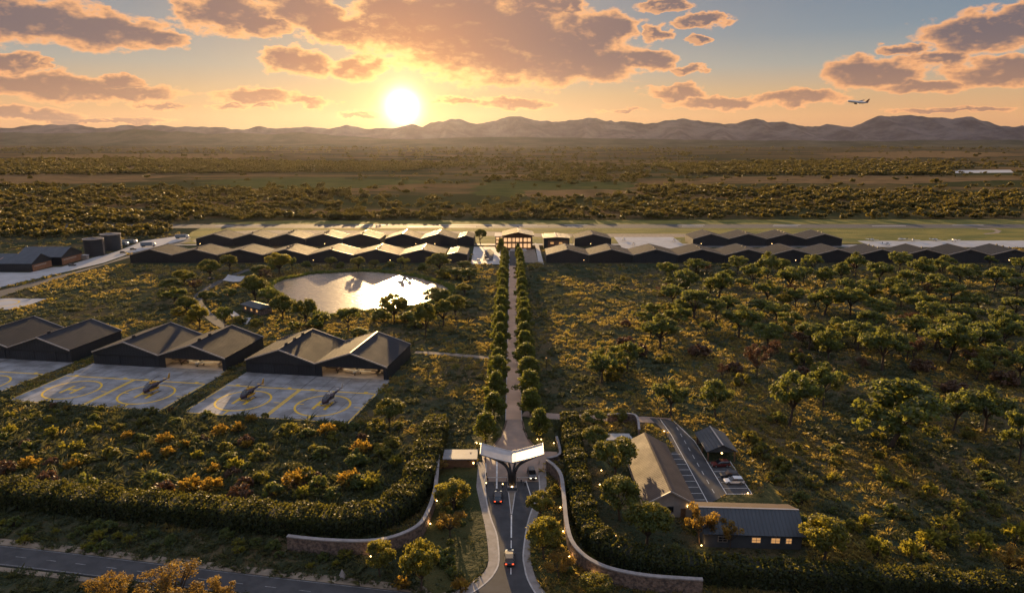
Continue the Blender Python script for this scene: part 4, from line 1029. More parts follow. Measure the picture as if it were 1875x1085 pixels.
def plant(kind, x, y, hgt, wid=None, name=None):
    v = random.choice(KINDS[kind]); sh = kind in SHR
    e = empty(name or ('shrub' if sh else 'tree'), (x, y, 0), random.uniform(0, 6.28)); k = hgt / v[2]
    kw = k if wid is None else min(max(wid / v[3], k * .6), k * 2.0)
    e.scale = (kw, kw, k); e['category'] = 'shrub' if sh else 'tree'
    for nm, me in (('stem' if sh else 'trunk', v[0]), ('foliage' if sh else 'crown', v[1])): link(bpy.data.objects.new(nm, me), e)
    TREE_XY.append((x, y, hgt, kind)); e['_k'] = kind
    return e
def plant_px(kind, bx, by, ty, w=None, name=None):
    g = G(bx, by); top = at_y(bx, ty, g.y); dd = (g - Vector((0, 0, CAMZ))).length / math.sqrt(FOC ** 2 + (bx - 937.5) ** 2 + (by - 542.5) ** 2)
    return plant(kind, g.x, g.y, max(top.z, .8), None if w is None else w * dd, name)
ADJ = {'grove': 'flat green tree', 'spread': 'big spreading green tree', 'avenue': 'rounded dark green tree', 'garden': 'round green tree', 'dry': 'orange-leaved tree', 'olive': 'golden olive tree',
       'brown': 'thin brown tree', 'bush': 'golden bush', 'burst': 'spiky orange shrub', 'gold_burst': 'spiky yellow-green shrub', 'brown_bush': 'dark brown bush', 'dark_bush': 'dark green bush'}
def label_zone(items, zone, group, bands=None):
    """items: planted things; labels count along the zone from the left, row by row; the kind comes first"""
    rows = [items]
    if bands:
        s = sorted(items, key=lambda o: -o.location.y); n = math.ceil(len(s) / bands); rows = [s[i:i + n] for i in range(0, len(s), n)]
    for ri, rw in enumerate(rows):
        cnt = {}
        for o in sorted(rw, key=lambda o: math.atan2(o.location.x, o.location.y)):
            k = o['_k']; cnt[k] = cnt.get(k, 0) + 1
            o['label'] = ('%s, %s such from left in %s row of the %s' % (ADJ[k], ordn(cnt[k] - 1), ordn(ri), zone)) if bands else '%s, %s such from left %s' % (ADJ[k], ordn(cnt[k] - 1), zone); o['group'] = group

# --- avenue
for s, x in (('left', -7.3), ('right', 7.6)):
    lst = []
    y = 171.0 if s == 'left' else 174.0; i = 0
    ys = []
    while y < 472: ys.append(y); y += 15.6 - i * .12; i += 1
    for i, y in enumerate(ys):
        t = plant('avenue', (x if i == 0 else x * .68) + random.uniform(-.35, .35), y + random.uniform(-.8, .8), random.uniform(7.6, 10.2) if i > 1 else 8.4, random.uniform(6.2, 8.2) if i < 12 else random.uniform(5.0, 6.6), 'avenue_tree')
        t['label'] = 'rounded dark green avenue tree, %s from the gate in the %s-hand row' % (ordn(i), s); t['group'] = 'trees lining the avenue'
for px, py, ty in ((917, 470, 436), (948, 468, 446)):
    t = plant_px('avenue', px, py, ty, 11, 'cypress'); t['label'] = 'slim tall cypress-like tree at the %s of the terminal steps' % ('left' if px < 930 else 'right')

# --- the grove right of the avenue
GR = [(1223, 518, 486), (1274, 500, 477, 46), (1257, 538, 500), (1315, 549, 505, 42), (1350, 503, 474), (1379, 528, 490), (1405, 515, 469), (1360, 533, 512), (1405, 559, 520, 44), (1229, 561, 528, 48),
  (1270, 587, 538), (1193, 590, 560), (1238, 608, 564), (1311, 587, 554), (1352, 618, 567, 62), (1391, 574, 551, 50), (1293, 613, 591), (1209, 640, 585, 62), (1444, 537, 495, 50), (1487, 501, 470),
  (1506, 527, 494), (1538, 519, 486), (1566, 506, 468), (1610, 522, 487, 46), (1646, 500, 467), (1661, 539, 501), (1689, 522, 479), (1720, 508, 481), (1730, 496, 471), (1757, 522, 491, 46),
  (1810, 489, 471), (1819, 534, 495), (1861, 544, 514, 46), (1456, 565, 533), (1509, 577, 534, 54), (1557, 579, 534), (1587, 552, 519, 48), (1608, 590, 553, 52), (1680, 582, 540, 50), (1714, 543, 508),
  (1741, 555, 522, 46), (1767, 557, 536), (1765, 590, 562, 56), (1856, 585, 550, 54), (1532, 613, 585), (1517, 669, 613, 50), (1615, 678, 609, 74), (1734, 667, 602, 72), (1794, 649, 602, 66), (1660, 660, 618),
  (1508, 743, 683, 62), (1745, 790, 730, 60), (1803, 792, 721, 76), (1787, 694, 660, 38), (1866, 703, 645, 52), (1865, 852, 772, 60), (1445, 780, 700, 82), (1310, 767, 706, 54), (1228, 762, 706, 56),
  (1102, 700, 647, 60), (1147, 684, 634, 54), (1405, 640, 600, 54), (1480, 640, 598, 56), (1570, 640, 598, 60), (1680, 625, 585, 52), (1740, 620, 580, 56), (1840, 640, 590, 62), (1445, 610, 575, 44), (1500, 700, 668, 34),
  (1650, 560, 525, 40), (1700, 600, 560, 48), (1790, 570, 540, 40), (1830, 610, 568, 50), (1420, 590, 560, 44), (1330, 575, 545, 36), (1190, 620, 596, 34), (1590, 610, 575, 46), (1550, 545, 515, 36), (1470, 520, 493, 30),
  (1775, 510, 486, 30), (1845, 520, 495, 34), (1630, 545, 512, 38), (1868, 500, 474, 34), (1430, 505, 478, 26), (1330, 520, 497, 26), (1180, 600, 575, 28), (1300, 540, 512, 30), (1245, 580, 552, 36), (1820, 680, 640, 50), (1710, 640, 600, 56)]
gro = [plant_px('grove', g[0], g[1], g[1] - (g[1] - g[2]) * 1.14, g[3] * 1.08 if len(g) > 3 else None) for g in GR]
gro.append(plant_px('spread', 1629, 818, 706, 138))
gro += [plant_px('brown', *g) for g in [(1386, 692, 634, 46), (1577, 684, 654, 24), (1671, 668, 618, 32), (1322, 694, 668, 24), (1410, 668, 622, 30), (1730, 720, 700, 36), (1850, 668, 640, 34), (1700, 545, 520, 24), (1450, 545, 520, 22)]]
for k in range(34):          # small trees between the big ones
    py = 498 + 190 * random.random() ** 1.3; px = random.uniform(1180 + max(0, (560 - py)) * .6 + max(0, py - 620) * 2.2, 1890)
    if px > 1870 and py < 490: continue
    hh = 14 + (py - 490) * .12; gro.append(plant_px(random.choice(['grove', 'grove', 'grove', 'olive', 'brown']), px, py, py - hh * random.uniform(.8, 1.25), hh * random.uniform(1.0, 1.5)))
label_zone(gro, 'right grove', 'trees scattered in the right-hand grove', bands=12)
# low shrubs between them and on the open ground in front
sh = [plant_px('brown_bush', *g) for g in [(1459, 658, 640, 24), (1470, 694, 672, 30), (1690, 680, 660, 40), (1280, 652, 632, 40), (1165, 648, 630, 40), (1345, 680, 664, 30), (1750, 720, 700, 44)]]
sh += [plant_px('bush', *g) for g in [(1358, 706, 684, 28), (1455, 658, 638, 24), (1602, 628, 610, 24), (1500, 640, 622, 24)]]
for k in range(26):
    py = random.uniform(500, 720); px = random.uniform(1060 + max(0, 600 - py) * .8, 1880); hh = (8 + (py - 490) * .055) * random.uniform(.7, 1.3)
    sh.append(plant_px(random.choice(['bush', 'bush', 'brown_bush', 'dark_bush']), px, py, py - hh, hh * random.uniform(1.2, 1.9)))
label_zone(sh, 'right grove', 'low shrubs in the right-hand grove', bands=6)
lo = [plant_px('gold_burst', *g) for g in [(1606, 1020, 986, 36), (1667, 1026, 992, 36), (1700, 1005, 973, 46), (1792, 1012, 976, 44), (1729, 972, 946, 40), (1754, 934, 917, 36), (1702, 908, 884, 24), (1651, 892, 876, 26), (1613, 868, 852, 22), (1857, 1000, 955, 36), (1584, 968, 944, 26)]]
lo += [plant_px('bush', *g) for g in [(1560, 975, 952, 30), (1490, 890, 872, 30), (1430, 860, 838, 34), (1395, 835, 812, 40), (1375, 812, 790, 30), (1420, 880, 862, 30), (1530, 850, 836, 24), (1660, 950, 934, 26), (1820, 940, 922, 26)]]
lo.append(plant_px('dry', 1848, 1062, 1006, 50))
for k in range(34):
    py = random.uniform(770, 1030); px = random.uniform(1400 + (py - 770) * .3, 1880); hh = random.uniform(9, 20)
    lo.append(plant_px(random.choice(['bush', 'gold_burst', 'dark_bush', 'dark_bush', 'bush']), px, py, py - hh, hh * random.uniform(1.3, 2.0)))
label_zone(lo, 'right slope', 'shrubs on the right-hand slope', bands=4)
# --- round the pond
PT = [(512, 503, 464, 41), (535, 496, 472, 18), (606, 490, 471, 20), (656, 494, 471, 26), (686, 490, 476, 18), (739, 492, 471, 25), (804, 499, 464, 42), (849, 492, 478, 30), (836, 511, 491, 36), (859, 514, 492, 34),
  (850, 541, 519, 28), (722, 592, 538, 52), (778, 618, 556, 38), (812, 597, 550, 38), (835, 583, 541, 36), (798, 562, 528, 48), (638, 607, 564, 46), (560, 596, 549, 42), (519, 586, 541, 40), (497, 570, 527, 44), (480, 540, 512, 30),
  (384, 510, 476, 38), (420, 497, 467, 30), (338, 521, 495, 40), (315, 534, 511, 38), (320, 560, 526, 40), (343, 576, 543, 36), (366, 603, 558, 34), (412, 601, 564, 32), (379, 556, 533, 30), (468, 556, 505, 44), (478, 506, 486, 34), (880, 447, 420, 20)]
pt = [plant_px(random.choice(['garden', 'grove', 'olive', 'garden']), *g) for g in PT]
pt += [plant_px('brown', 358, 534, 512, 30), plant_px('brown', 486, 512, 494, 26)]
label_zone(pt, 'pond trees', 'trees around the pond', bands=3)
ps = [plant_px('dark_bush', *g) for g in [(590, 596, 574, 34), (572, 600, 586, 40), (700, 585, 566, 36), (745, 590, 572, 44), (624, 490, 480, 16), (775, 494, 482, 18), (540, 600, 588, 26), (660, 612, 600, 30), (850, 560, 545, 30), (420, 540, 528, 22), (395, 470, 462, 14), (500, 492, 480, 20), (560, 488, 478, 18), (715, 488, 478, 16)]]
ps += [plant_px('bush', *g) for g in [(812, 508, 492, 30), (440, 590, 578, 26), (760, 600, 588, 30), (350, 590, 576, 26), (470, 596, 584, 22), (330, 575, 562, 30), (300, 545, 532, 24)]]
label_zone(ps, 'pond shrubs', 'shrubs around the pond', bands=2)
# --- gate gardens and house garden
def named(o, lab): o['label'] = lab; o['group'] = 'trees of the gate and house gardens'; return o
for kd, bx, by, ty, w, lab in [
  ('garden', 1086, 786, 753, 44, 'round green tree at the far end of the right hedge'), ('garden', 1090, 826, 782, 46, 'round green tree inside the right hedge, above the tall garden tree'),
  ('garden', 1125, 880, 805, 76, 'tall green tree beside the left roof slope of the long house'), ('garden', 1135, 952, 876, 70, 'leafy green tree left of the long house, below the tall one'),
  ('garden', 1183, 1002, 924, 82, 'broad green tree in front of the long house end wall'), ('dry', 1281, 996, 932, 56, 'orange-leaved tree at the left corner of the dark cross house'),
  ('dry', 1312, 992, 947, 44, 'orange-leaved tree in front of the dark cross house'), ('dry', 1336, 1006, 962, 34, 'small orange tree covering the left window of the cross house'),
  ('olive', 1508, 1030, 951, 86, 'golden olive tree at the right end of the cross house'), ('olive', 829, 938, 881, 60, 'golden tree on the lawn left of the entrance road'),
  ('dry', 824, 986, 936, 56, 'reddish tree between the left wall and entrance pavement'), ('olive', 988, 952, 903, 46, 'golden tree beside the right pavement, nearer the gate'),
  ('olive', 996, 1024, 952, 58, 'golden tree beside the right pavement, nearer the junction'), ('dry', 1024, 1060, 1009, 58, 'reddish tree inside the foot of the right stone wall'),
  ('dry', 801, 864, 842, 54, 'small orange tree where the left wall meets the gatehouse'), ('olive', 696, 1056, 993, 54, 'golden tree in front of the middle of the left stone wall'),
  ('olive', 771, 1085, 997, 66, 'golden tree on the lawn below the left stone wall'), ('garden', 715, 780, 734, 52, 'green tree with golden edges beside the nearest helicopter pad corner'),
  ('dry', 853, 850, 832, 28, 'small reddish tree in front of the gatehouse wall'), ('olive', 1090, 1092, 1054, 60, 'golden tree below the right stone wall at the bottom edge')]:
    named(plant_px(kd, bx, by, ty, w), lab)
for kd, bx, by, ty, w, lab in [('thicket', 318, 1104, 1044, 118, 'big spiky orange bush at the bottom edge beside the public road'), ('thicket', 200, 1100, 1056, 74, 'yellow-green bush at the bottom edge, left of the big orange one'), ('thicket', 400, 1100, 1060, 60, 'small orange bush at the bottom edge, right of the big one'),
  ('bush', 1014, 905, 888, 26, 'low bush on the lawn strip under the right wall'), ('burst', 845, 1085, 1062, 30, 'spiky shrub at the corner of the left pavement'), ('bush', 1132, 770, 750, 34, 'bush behind the garden wall'),
  ('dark_bush', 812, 1030, 1008, 40, 'dark bush on the lawn left of the entrance pavement'), ('dark_bush', 1235, 1018, 1002, 50, 'pale green bush behind the right hedge'), ('burst', 736, 1078, 1058, 30, 'spiky shrub beside the lower golden lawn tree')]:
    o = plant_px(kd, bx, by, ty, w); o['label'] = lab; o['group'] = 'shrubs of the gate gardens'
gl_ = []
for k in range(30):
    px, py = (random.uniform(790, 880), random.uniform(880, 1060)) if k < 20 else (random.uniform(985, 1040), random.uniform(880, 1050)); g = G(px, py); gq = np.array([[g.x, g.y]])
    if any(inside(gq, np.array(q))[0] for q in KEEP_OUT) or abs(px - 935) < 52: continue
    hh = random.uniform(8, 17); gl_.append(plant_px(random.choice(['dark_bush', 'dark_bush', 'gold_burst', 'bush', 'burst']), px, py, py - hh, hh * random.uniform(1.3, 1.9)))
label_zone(gl_, 'gate lawns', 'shrubs on the gate lawns', bands=3)
# --- left field
LF = [(390, 20), (575, 25), (880, 35), (1450, 80), (1375, 135), (545, 140), (830, 100), (740, 180), (950, 200), (445, 240), (660, 290), (835, 300), (975, 270), (1140, 290), (1490, 290), (175, 335), (425, 350), (1350, 350), (1510, 420), (1095, 470), (1220, 470), (60, 150), (290, 90), (1270, 150), (1060, 230), (300, 160), (1300, 250), (1420, 230), (1230, 370), (60, 60), (230, 60)]
lf = []
for i, (a, b) in enumerate(LF):
    px, py = a / 3.144, 740 + b / 3.144; hh = (11 + (py - 740) * .08) * random.uniform(.75, 1.2)
    lf.append(plant_px(('burst', 'gold_burst', 'bush', 'burst')[i % 4], px, py + hh * .5, py - hh * .5, hh * 1.45))
for px, py, hh, kd in [(160, 884, 26, 'dark_bush'), (286, 878, 28, 'dark_bush'), (300, 900, 28, 'brown_bush'), (442, 906, 28, 'brown_bush'), (88, 880, 26, 'brown_bush'), (600, 790, 22, 'burst'), (663, 822, 24, 'burst'), (612, 800, 18, 'bush'), (640, 880, 26, 'burst'), (682, 884, 26, 'gold_burst'), (725, 846, 20, 'gold_burst'), (535, 788, 22, 'bush'),
                       (620, 781, 18, 'bush'), (690, 780, 22, 'bush'), (540, 880, 28, 'burst'), (556, 905, 22, 'gold_burst'), (705, 830, 18, 'bush'), (720, 815, 16, 'bush'), (500, 900, 24, 'dark_bush'), (610, 905, 20, 'dark_bush')]:
    lf.append(plant_px(kd, px, py + hh * .4, py - hh * .6, hh * 1.5))
hp = [np.array(p) for p in KEEP_OUT]
for k in range(60):
    px = random.uniform(0, 730); py = random.uniform(max(742, 730 + px * .06), 885 + px * .03); g = G(px, py)
    if any(inside(np.array([[g.x, g.y]]), p)[0] for p in hp): continue
    hh = (7 + (py - 735) * .07) * random.uniform(.8, 1.4); lf.append(plant_px(random.choice(['dark_bush', 'dark_bush', 'dark_bush', 'brown_bush', 'bush']), px, py, py - hh, hh * random.uniform(1.4, 2.0)))
label_zone(lf, 'lower field', 'shrubs in the left-hand field', bands=7)
vs_ = []
for k in range(34):
    px = random.uniform(0, 640); py = random.uniform(955 + px * .06, 995 + px * .085); g = G(px, py)
    if any(inside(np.array([[g.x, g.y]]), p)[0] for p in hp): continue
    hh = random.uniform(9, 18); vs_.append(plant_px(random.choice(['dark_bush', 'dark_bush', 'gold_burst']), px, py, py - hh, hh * 1.7))
label_zone(vs_, 'public road verge', 'shrubs on the road verge', bands=2)

# ================================================================== VEHICLES
def car_rings(L, W, prof):      # prof: (x, z0, z1, halfwidth, top halfwidth)
    return [[(x * L, -w, z0), (x * L, w, z0), (x * L, w * 1.0, z0 + (z1 - z0) * .55), (x * L, tw, z1), (x * L, -tw, z1), (x * L, -w, z0 + (z1 - z0) * .55)] for x, z0, z1, w, tw in prof]
def make_car(name, label, cat, paint, L=4.7, W=1.95, Hh=1.75, lights=True):
    c = empty(name, (0, 0, 0), 0, label, cat); w = W / 2; b = Hh * .56
    MB().loft(car_rings(L, W, [(-.5, .42, b * .86, w * .86, w * .80), (-.47, .3, b * .97, w * .97, w * .90), (-.28, .26, b, w, w * .94), (.12, .26, b, w, w * .94), (.2, .26, b * .98, w, w * .93), (.44, .28, b * .86, w * .96, w * .86), (.5, .4, b * .72, w * .82, w * .74)])).build('body', paint, c, False)
    MB().loft(car_rings(L, W, [(-.46, b * .9, b * .98, w * .84, w * .82), (-.39, b * .9, Hh * .93, w * .88, w * .70), (-.12, b * .9, Hh - .06, w * .9, w * .74), (.06, b * .9, Hh * .95, w * .9, w * .72), (.22, b * .9, b * 1.0, w * .86, w * .8)])).build('window', M['glass'], c)
    MB().loft(car_rings(L, W, [(-.40, Hh * .915, Hh * .955, w * .72, w * .68), (-.12, Hh - .07, Hh, w * .77, w * .70), (.04, Hh * .94, Hh * .975, w * .74, w * .68)])).build('roof', paint, c)
    for sx in (-.31, .31):
        for sy in (-1, 1):
            wh = MB().loft([[(sx * L + r * math.cos(a), sy * (w - .02) + dy, .34 + r * math.sin(a)) for a in np.linspace(0, 6.283, 15)[:-1]] for r, dy in ((.30, -.11), (.34, -.09), (.34, .09), (.30, .11))]).build('wheel', M['rubber'], c)
            MB().loft([[(sx * L + r * math.cos(a), sy * (w - .02) + dy, .34 + r * math.sin(a)) for a in np.linspace(0, 6.283, 11)[:-1]] for r, dy in ((.19, -.125), (.2, .125))]).build('rim', M['rim'], wh)
    for sy in (-1, 1):
        MB().box((-.497 * L, sy * w * .68, b * .74), (.1, .34, .2)).build('tail_light', M['red_lamp'] if lights else simple('tail_glass', (.2, .01, .01)), c)
        MB().box((.485 * L, sy * w * .62, b * .66), (.16, .36, .16)).build('headlight', M['white_lamp'] if lights else M['rim'], c)
        MB().box((.17 * L, sy * (w + .1), b * 1.02), (.16, .2, .14)).build('mirror', paint, c)
    remember(c); return c
def paint(name, c, r=.42): return simple(name, c, c, 1, r, .3, spec=.6)
P_black, P_grey, P_white, P_red = paint('black_paint', (.02, .02, .022)), paint('grey_paint', (.06, .062, .068)), paint('white_car_paint', (.55, .55, .54)), paint('maroon_paint', (.10, .015, .012))
suv = make_car('suv', 'dark grey suv with lit tail lamps driving in along the entrance road', 'suv', P_grey)
g = G(933, 1026); suv.location = (g.x, g.y, ER); suv.rotation_euler.z = R(90)
g = G(912, 914); copy_thing(suv, (g.x, g.y, ER), R(90), None, 'dark suv with lit tail lamps waiting at the left barrier')
g = G(974, 872); copy_thing(suv, (g.x, g.y, ER), R(-84), None, 'dark suv leaving through the right-hand side of the gate')
bc = make_car('parked_car', 'maroon estate car parked nearest the carport', 'car', P_red, 4.6, 1.9, 1.6, False); bc.location = (52.3, 157.6, CZ + .01); bc.rotation_euler.z = R(184)
k2 = make_car('parked_car', 'black car parked between the maroon and white cars', 'car', P_black, 4.5, 1.85, 1.5, False); k2.location = (52.8, 151.9, CZ + .01); k2.rotation_euler.z = R(178)
k3 = make_car('parked_car', 'white car parked in the bay beside the black one', 'car', P_white, 4.7, 1.9, 1.5, False); k3.location = (52.9, 148.9, CZ + .01); k3.rotation_euler.z = R(180)
for px, py, rz, src, lb in [(133, 487, 20, k2, 'black car driving across the pale works yard'), (226, 464, 30, k2, 'black car on the yard road beside the hangar corner'), (244, 458, 30, k2, 'black car behind another on the yard road'),
    (890, 462, 90, k3, 'white car in the drop-off lot, nearest the terminal'), (890, 472, 90, k2, 'black car in the drop-off lot between white cars'), (893, 478, 90, k3, 'white car in the drop-off lot, nearest the pond'), (876, 478, 90, k3, 'white car at the left side of the drop-off lot'),
    (386, 512, 40, k2, 'black car under the tree beside the pond path'), (1013, 731, 92, k3, 'white car on the side lane'), ]:
    if px == 1013: continue
    g = G(px, py); copy_thing(src, (g.x, g.y, .3 if px > 800 or px < 300 else .1), R(rz), None, lb)
# lorries and containers on the airside road at the left
def make_truck(label, loc, rz, box):
    t = empty('truck', loc, rz, label, 'truck', 'trucks by the storage tanks')
    MB().loft([[(x, -1.2, .9), (x, 1.2, .9), (x, 1.2, 1.9), (x, 1.0, z), (x, -1.0, z), (x, -1.2, 1.9)] for x, z in ((3.2, 3.0), (4.8, 2.9), (5.3, 2.0))]).build('cab', P_white, t)
    MB().box((-1.2, 0, 2.1), (8.2, 2.4, 2.5)).build('cargo_box', box, t); MB().box((0, 0, .75), (10, 1.2, .3)).build('chassis', M['dark_metal'], t)
    for x in (-4, -2.8, 3.8):
        for s in (-1, 1): MB().loft([[(x + .5 * math.cos(a), s * 1.1 + d, .52 + .5 * math.sin(a)) for a in np.linspace(0, 6.283, 13)[:-1]] for d in (-.15, .15)]).build('wheel', M['rubber'], t)
P_blue = paint('blue_grey_box', (.12, .16, .2))
for px, py, rz, lb in [(222, 451, 20, 'pale boxed truck nearest the tanks'), (238, 447, 20, 'pale boxed truck between two others near the tanks'), (272, 452, 12, 'blue-grey truck behind the first front-row hangar'), (334, 437, 10, 'blue-grey truck at the corner of the airfield grass')]:
    g = G(px, py); make_truck(lb, (g.x, g.y, .3), R(rz), P_blue)

# ================================================================== AIRCRAFT
def ringx(x, cy, cz, ry, rz, n=12): return [(x, cy + ry * math.cos(a), cz + rz * math.sin(a)) for a in np.linspace(0, 2 * math.pi, n + 1)[:-1]]
def make_heli(label, loc, rz, body, accent, rotor):
    h = empty('helicopter', loc, rz, label, 'helicopter', 'helicopters on the pads'); h.scale = (1.08, 1.32, 1.28)
    MB().loft([ringx(x, 0, z, a, b) for x, z, a, b in ((3.1, 1.1, .12, .1), (2.8, 1.15, .5, .42), (2.2, 1.3, .8, .7), (1.2, 1.5, .98, .95), (.1, 1.6, 1.02, 1.05), (-1.0, 1.65, .9, .95), (-1.9, 1.75, .55, .6), (-2.6, 1.85, .3, .32))]).build('fuselage', body, h, True)
    MB().loft([ringx(x, 0, z, a, b, 8) for x, z, a, b in ((-2.3, 1.85, .3, .3), (-4.5, 2.0, .2, .2), (-6.4, 2.12, .13, .13))]).build('tail_boom', body, h, True)
    MB().add([(-5.9, -.05, 2.0), (-6.7, -.05, 2.0), (-7.2, -.05, 3.3), (-6.7, -.05, 3.3), (-5.9, .05, 2.0), (-6.7, .05, 2.0), (-7.2, .05, 3.3), (-6.7, .05, 3.3)], [(0, 1, 2, 3), (7, 6, 5, 4), (0, 4, 5, 1), (1, 5, 6, 2), (2, 6, 7, 3), (3, 7, 4, 0)]).build('tail_fin', accent, h)
    MB().box((-5.5, 0, 2.1), (.5, 2.0, .06)).build('tailplane', accent, h)
    MB().loft([ringx(x, 0, z, a, b) for x, z, a, b in ((2.72, 1.35, .3, .2), (2.2, 1.55, .72, .56), (1.3, 1.85, .93, .68), (.7, 1.95, .96, .66))]).build('windscreen', M['glass'], h, True)
    for s in (-1, 1):
        MB().box((-.2, s * 1.0, 1.75), (1.1, .06, .7)).build('side_window', M['glass'], h)
        MB().box((.2, s * 1.02, 1.15), (3.4, .06, .5)).build('stripe', accent, h)
        sk = MB().tube([(2.2, s * 1.15, .3), (1.9, s * 1.15, .08), (-1.9, s * 1.15, .08)], .06, 6); sk.tube([(1.0, s * .6, .85), (1.0, s * 1.15, .1)], .05, 5); sk.tube([(-1.1, s * .6, .85), (-1.1, s * 1.15, .1)], .05, 5); sk.build('skid', M['dark_metal'], h)
    MB().box((-.5, 0, 2.6), (2.0, .9, .5), 0, .7).build('engine_cowl', accent, h)
    MB().tube([(-.2, 0, 2.6), (-.2, 0, 3.2)], .12, 8).build('mast', M['dark_metal'], h)
    for k in range(len(rotor)):
        a = rotor[k]; MB().tube([(-.2 + .2 * math.cos(a), .2 * math.sin(a), 3.18), (-.2 + 2.6 * math.cos(a), 2.6 * math.sin(a), 3.16), (-.2 + 4.5 * math.cos(a), 4.5 * math.sin(a), 3.05)], [.06, .09, .06], 4).build('rotor_blade', M['dark_metal'], h)
    MB().tube([(-6.75, .2, 1.7), (-6.75, .2, 3.5)], .06, 4).build('tail_rotor', M['steel'], h)
    return h
P_plum, P_gold = paint('plum_paint', (.035, .02, .035)), paint('gold_paint', (.55, .30, .03)); P_cream = paint('cream_paint', (.5, .45, .4))
hr = R(-110)
for (u, v), lb, bd, ac, ro in [((-72.8, -25), 'dark helicopter with gold belly on the second pad from the left', P_plum, P_gold, (.3, 3.44)), ((-39.2, -25), 'dark helicopter with gold stripe on the left pad of the nearest pair', P_plum, P_gold, (.4, 3.54)), ((-12.2, -25), 'dark and cream helicopter on the pad nearest the avenue', P_plum, P_cream, (.2, 3.34))]:
    p = H(u + 1.2, v + 1.8); make_heli(lb, (p[0], p[1], .12), hr, bd, ac, ro)
def make_plane(label, loc, rz, body, accent, group='light aircraft in the hangars'):
    a = empty('light_aircraft', loc, rz, label, 'aircraft', group)
    MB().loft([ringx(x, 0, z, q, w, 10) for x, z, q, w in ((3.0, 1.2, .12, .12), (2.7, 1.2, .42, .4), (1.6, 1.25, .55, .58), (.3, 1.4, .58, .72), (-1.2, 1.4, .42, .5), (-3.0, 1.5, .2, .24), (-4.2, 1.55, .08, .12))]).build('fuselage', body, a, True)
    for s in (-1, 1): MB().add([(1.2, s * .4, 1.0), (-.3, s * .4, 1.0), (-.1, s * 5.2, 1.3), (.8, s * 5.2, 1.3), (1.2, s * .4, 1.16), (-.3, s * .4, 1.12), (-.1, s * 5.2, 1.36), (.8, s * 5.2, 1.38)], [(0, 1, 2, 3), (4, 5, 6, 7), (0, 1, 5, 4), (1, 2, 6, 5), (2, 3, 7, 6), (3, 0, 4, 7)]).build('wing', body, a)
    MB().add([(-3.4, 0, 1.6), (-4.4, 0, 1.6), (-4.7, 0, 2.8), (-4.2, 0, 2.8), (-3.4, .08, 1.6), (-4.4, .08, 1.6), (-4.7, .08, 2.8), (-4.2, .08, 2.8)], [(0, 1, 2, 3), (4, 5, 6, 7), (0, 1, 5, 4), (1, 2, 6, 5), (2, 3, 7, 6), (3, 0, 4, 7)]).build('tail_fin', accent, a)
    MB().box((-4.0, 0, 1.6), (.8, 3.2, .08)).build('tailplane', body, a)
    MB().loft([ringx(x, 0, z, q, w, 10) for x, z, q, w in ((1.5, 1.6, .3, .15), (.7, 1.85, .48, .38), (-.6, 1.8, .42, .3), (-1.2, 1.7, .25, .15))]).build('canopy', M['glass'], a, True)
    MB().tube([(3.05, -.9, 1.2), (3.05, .9, 1.2)], .06, 4).build('propeller', M['dark_metal'], a)
    for x, y in ((2.2, 0), (.1, 1.1), (.1, -1.1)):
        MB().tube([(x, y, .3), (x, y * .6, 1.1)], .05, 5).build('strut', M['dark_metal'], a); MB().loft([[(x + .26 * math.cos(t), y + d, .27 + .26 * math.sin(t)) for t in np.linspace(0, 6.283, 11)[:-1]] for d in (-.08, .08)]).build('wheel', M['rubber'], a)
    return a
def HW(u, v, z=.08): p = H(u, v); return (p[0], p[1], z)
P_dk = paint('dark_plane_paint', (.05, .03, .03))
for u, v, rz, bd, lb in [(-20, 6.5, -100, P_dk, 'dark light aircraft at the left in the nearest open hangar'), (-12.8, 5.0, -105, P_white, 'white light aircraft in the middle of the nearest open hangar'), (-5.4, 6, -95, P_dk, 'dark winged aircraft at the right in the nearest open hangar'),
                     (-79.5, 6, -100, P_dk, 'dark light aircraft at the left in the second open hangar'), (-72.5, 5, -105, P_white, 'white light aircraft in the middle of the second open hangar'), (-65, 6, -95, P_cream, 'cream light aircraft at the right in the second open hangar')]:
    make_plane(lb, HW(u, v), R(rz), bd, P_red)
for i, (px, py, rz) in enumerate([(1596, 441.5, 40), (1624, 449.5, 10), (1651, 441, 120), (1671, 442, 60), (1711, 441.5, 20), (1747, 442.5, 90)]):
    g = G(px, py); make_plane('small white aircraft parked on the right-hand apron, %s from the left' % ordn(i), (g.x, g.y, .25), R(rz), P_white, P_grey, 'small aircraft on the aprons')
for px, py, lb in [(1142, 441, 'small aircraft at the left end of the pale square apron'), (1160, 450, 'small aircraft nearest the hangar roofs on the pale square apron'), (1234, 443, 'small aircraft at the right end of the pale square apron')]:
    g = G(px, py); make_plane(lb, (g.x, g.y, .25), R(70), P_white if px < 1150 else P_cream, P_grey, 'small aircraft on the aprons')
aj = empty('airliner', (0, 0, 0), 0, 'twin-engined airliner climbing in the sky above the right-hand mountains', 'airliner')
MB().loft([ringx(x, 0, z, q, q, 12) for x, z, q in ((17, -.3, .2), (16, -.1, 1.0), (14, 0, 1.7), (11, 0, 2.0), (-8, 0, 2.0), (-13, .5, 1.3), (-18, 1.1, .3))]).build('fuselage', P_white, aj, True)
